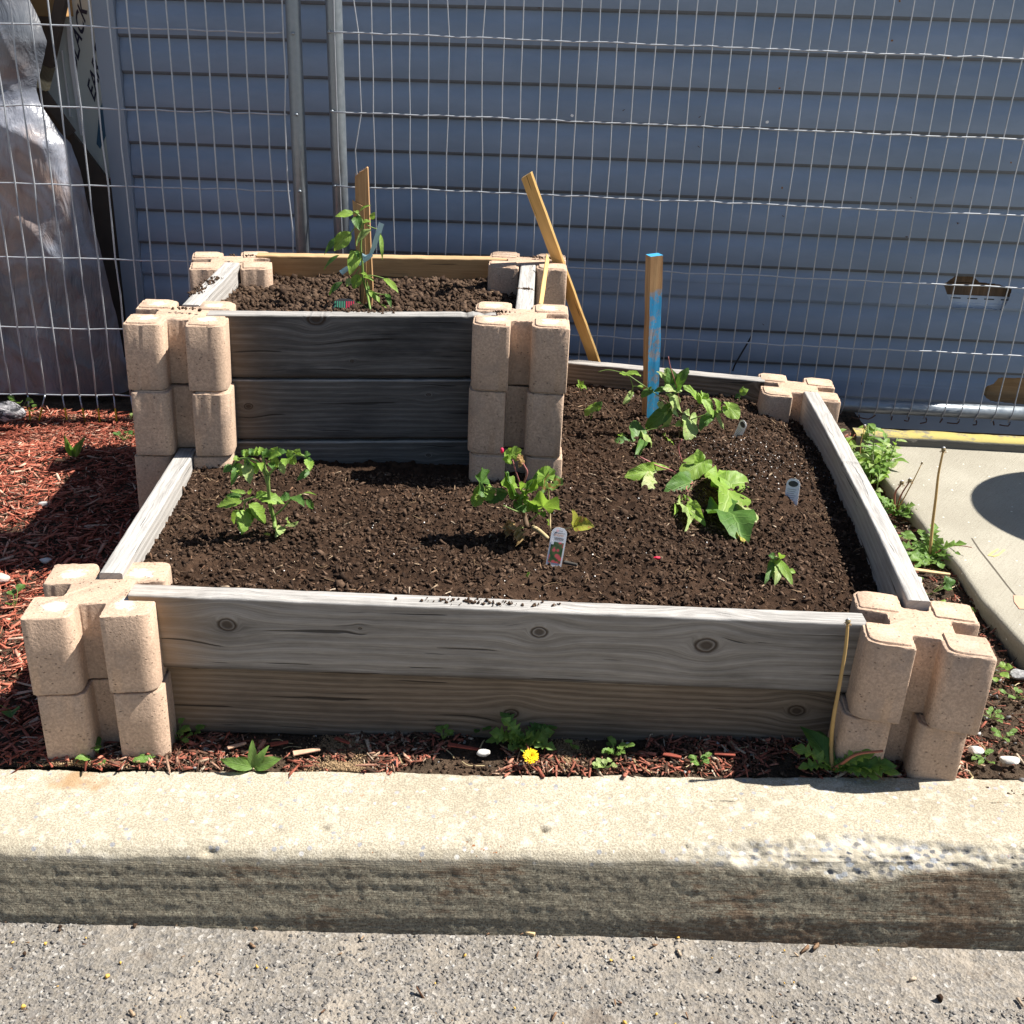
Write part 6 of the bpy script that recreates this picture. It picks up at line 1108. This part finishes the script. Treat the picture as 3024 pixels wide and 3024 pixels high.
for t, wd in (((1.5602, 0.9804, 0.0768), .022), ((1.5609, 0.94, 0.0918), .024), ((1.639, 0.8869, 0.0742), .03), ((1.6293, 0.8938, 0.0939), .026), ((1.5372, 0.906, 0.0561), .018), ((1.5719, 0.9147, 0.0972), .022), ((1.6157, 0.8735, 0.0685), .022), ((1.5449, 1.0117, 0.0763), .02)): weed_leaf(d, C, t, wd)
stalk(d, [C, (1.587, 0.93, 0.105), (1.598, 0.93, 0.134)], .0022, 'stem_red', .011); stalk(d, [C, (1.598, 0.92, 0.105), (1.613, 0.92, 0.145)], .002, 'stem_red', .011); stalk(d, [C, (1.615, 0.92, 0.126), (1.637, 0.93, 0.189)], .0014, 'stem_tan', .005)
d = empty('dandelion', (1.613, 0.7088, 0.0484), label='large dandelion rosette in the gap with a very tall seedless stalk', cat='weed', group='dandelions'); C = Vector((1.6094, 0.6985, 0.0543))
for t, wd in (((1.5408, 0.7334, 0.0612), .026), ((1.5987, 0.7698, 0.088), .024), ((1.6291, 0.7651, 0.1089), .024), ((1.6322, 0.7035, 0.099), .026), ((1.6673, 0.6549, 0.11), .024), ((1.6622, 0.6528, 0.0799), .026), ((1.6156, 0.6277, 0.0585), .022), ((1.5811, 0.6456, 0.0534), .02), ((1.5523, 0.6655, 0.0546), .022), ((1.5413, 0.6915, 0.0562), .022), ((1.5771, 0.7421, 0.0673), .022), ((1.6443, 0.642, 0.0693), .02), ((1.5535, 0.6293, 0.0546), .016)): weed_leaf(d, C, t, wd)
stalk(d, [C, (1.606, 0.71, 0.117), (1.6, 0.71, 0.193), (1.595, 0.71, 0.25), (1.595, 0.71, 0.306)], .0030, 'stem_tan', .010); stalk(d, [C, (1.6456, 0.698, 0.0794), (1.6647, 0.6734, 0.0949), (1.6799, 0.6553, 0.1004)], .0011, 'stem_red')
sprig((1.5584, 0.8006, 0.0468), 'small broad leaf with an orange spot between the two gap dandelions', 6, .024, .02, 'leaf_weed', 'cor')
sprig((1.5436, 1.0375, 0.0463), 'feathery grey green weed below the bushy one', 12, .016, .02, 'leaf_pale', 'tom', spread=1.6)
sprig((1.5496, 0.885, 0.0465), 'low green sprig against the right side plank', 8, .012, .01)
sprig((1.6151, 1.1283, 0.0485), 'round leaved sprig beside the slab corner', 6, .010, .02)
sprig((1.5826, 0.6589, 0.0475), 'narrow leaved tuft below the large dandelion rosette', 5, .024, .02, 'leaf_weed', 'lance')
for i in range(14):
    yy = .15+.075*i+random.uniform(-.02, .02); xx = 1.50+.10*((i*5) % 7)/7; sprig((xx, yy, float(z_ground(np.array([xx]), np.array([yy]))[0])), ['heart leaved', 'narrow leaved', 'oval leaved'][i % 3]+' weed in the gap by the slab, '+['nearest to the front blocks', 'second from the front blocks', 'third from the front blocks', 'fourth from the front blocks', 'fifth from the front blocks', 'sixth from the front blocks', 'seventh from the front blocks', 'seventh from the back blocks', 'sixth from the back blocks', 'fifth from the back blocks', 'fourth from the back blocks', 'third from the back blocks', 'second from the back blocks', 'nearest to the back blocks'][i], 6+i % 5, .013+.004*(i % 3), .012+.012*(i % 2), ['leaf_weed', 'leaf_green', 'leaf_dark'][i % 3], ['cor', 'lance', 'ov'][i % 3], spread=1.6, seed=50+i)
# ------------------------------------------------------------------ unseen round object, added to cast the disc shadow on the slab
tb = empty('shadow_caster', (2.56, .985, .08), label='unseen round object added right of the beds to throw its shadow on the slab', cat='shadow caster')
def disc(nm, r, z0, z1, n=48):
    V = [(math.cos(2*math.pi*i/n)*r, math.sin(2*math.pi*i/n)*r, z) for z in (z0, z1) for i in range(n)]; F = [tuple(range(n))[::-1], tuple(range(n, 2*n))]+[(i, (i+1) % n, (i+1) % n+n, i+n) for i in range(n)]
    o = link(pymesh(nm, V, F, m_steel), nm); o.parent = tb
disc('caster_top', .268, .66, .685); disc('column', .022, .012, .66, 20); disc('base', .17, 0, .012)
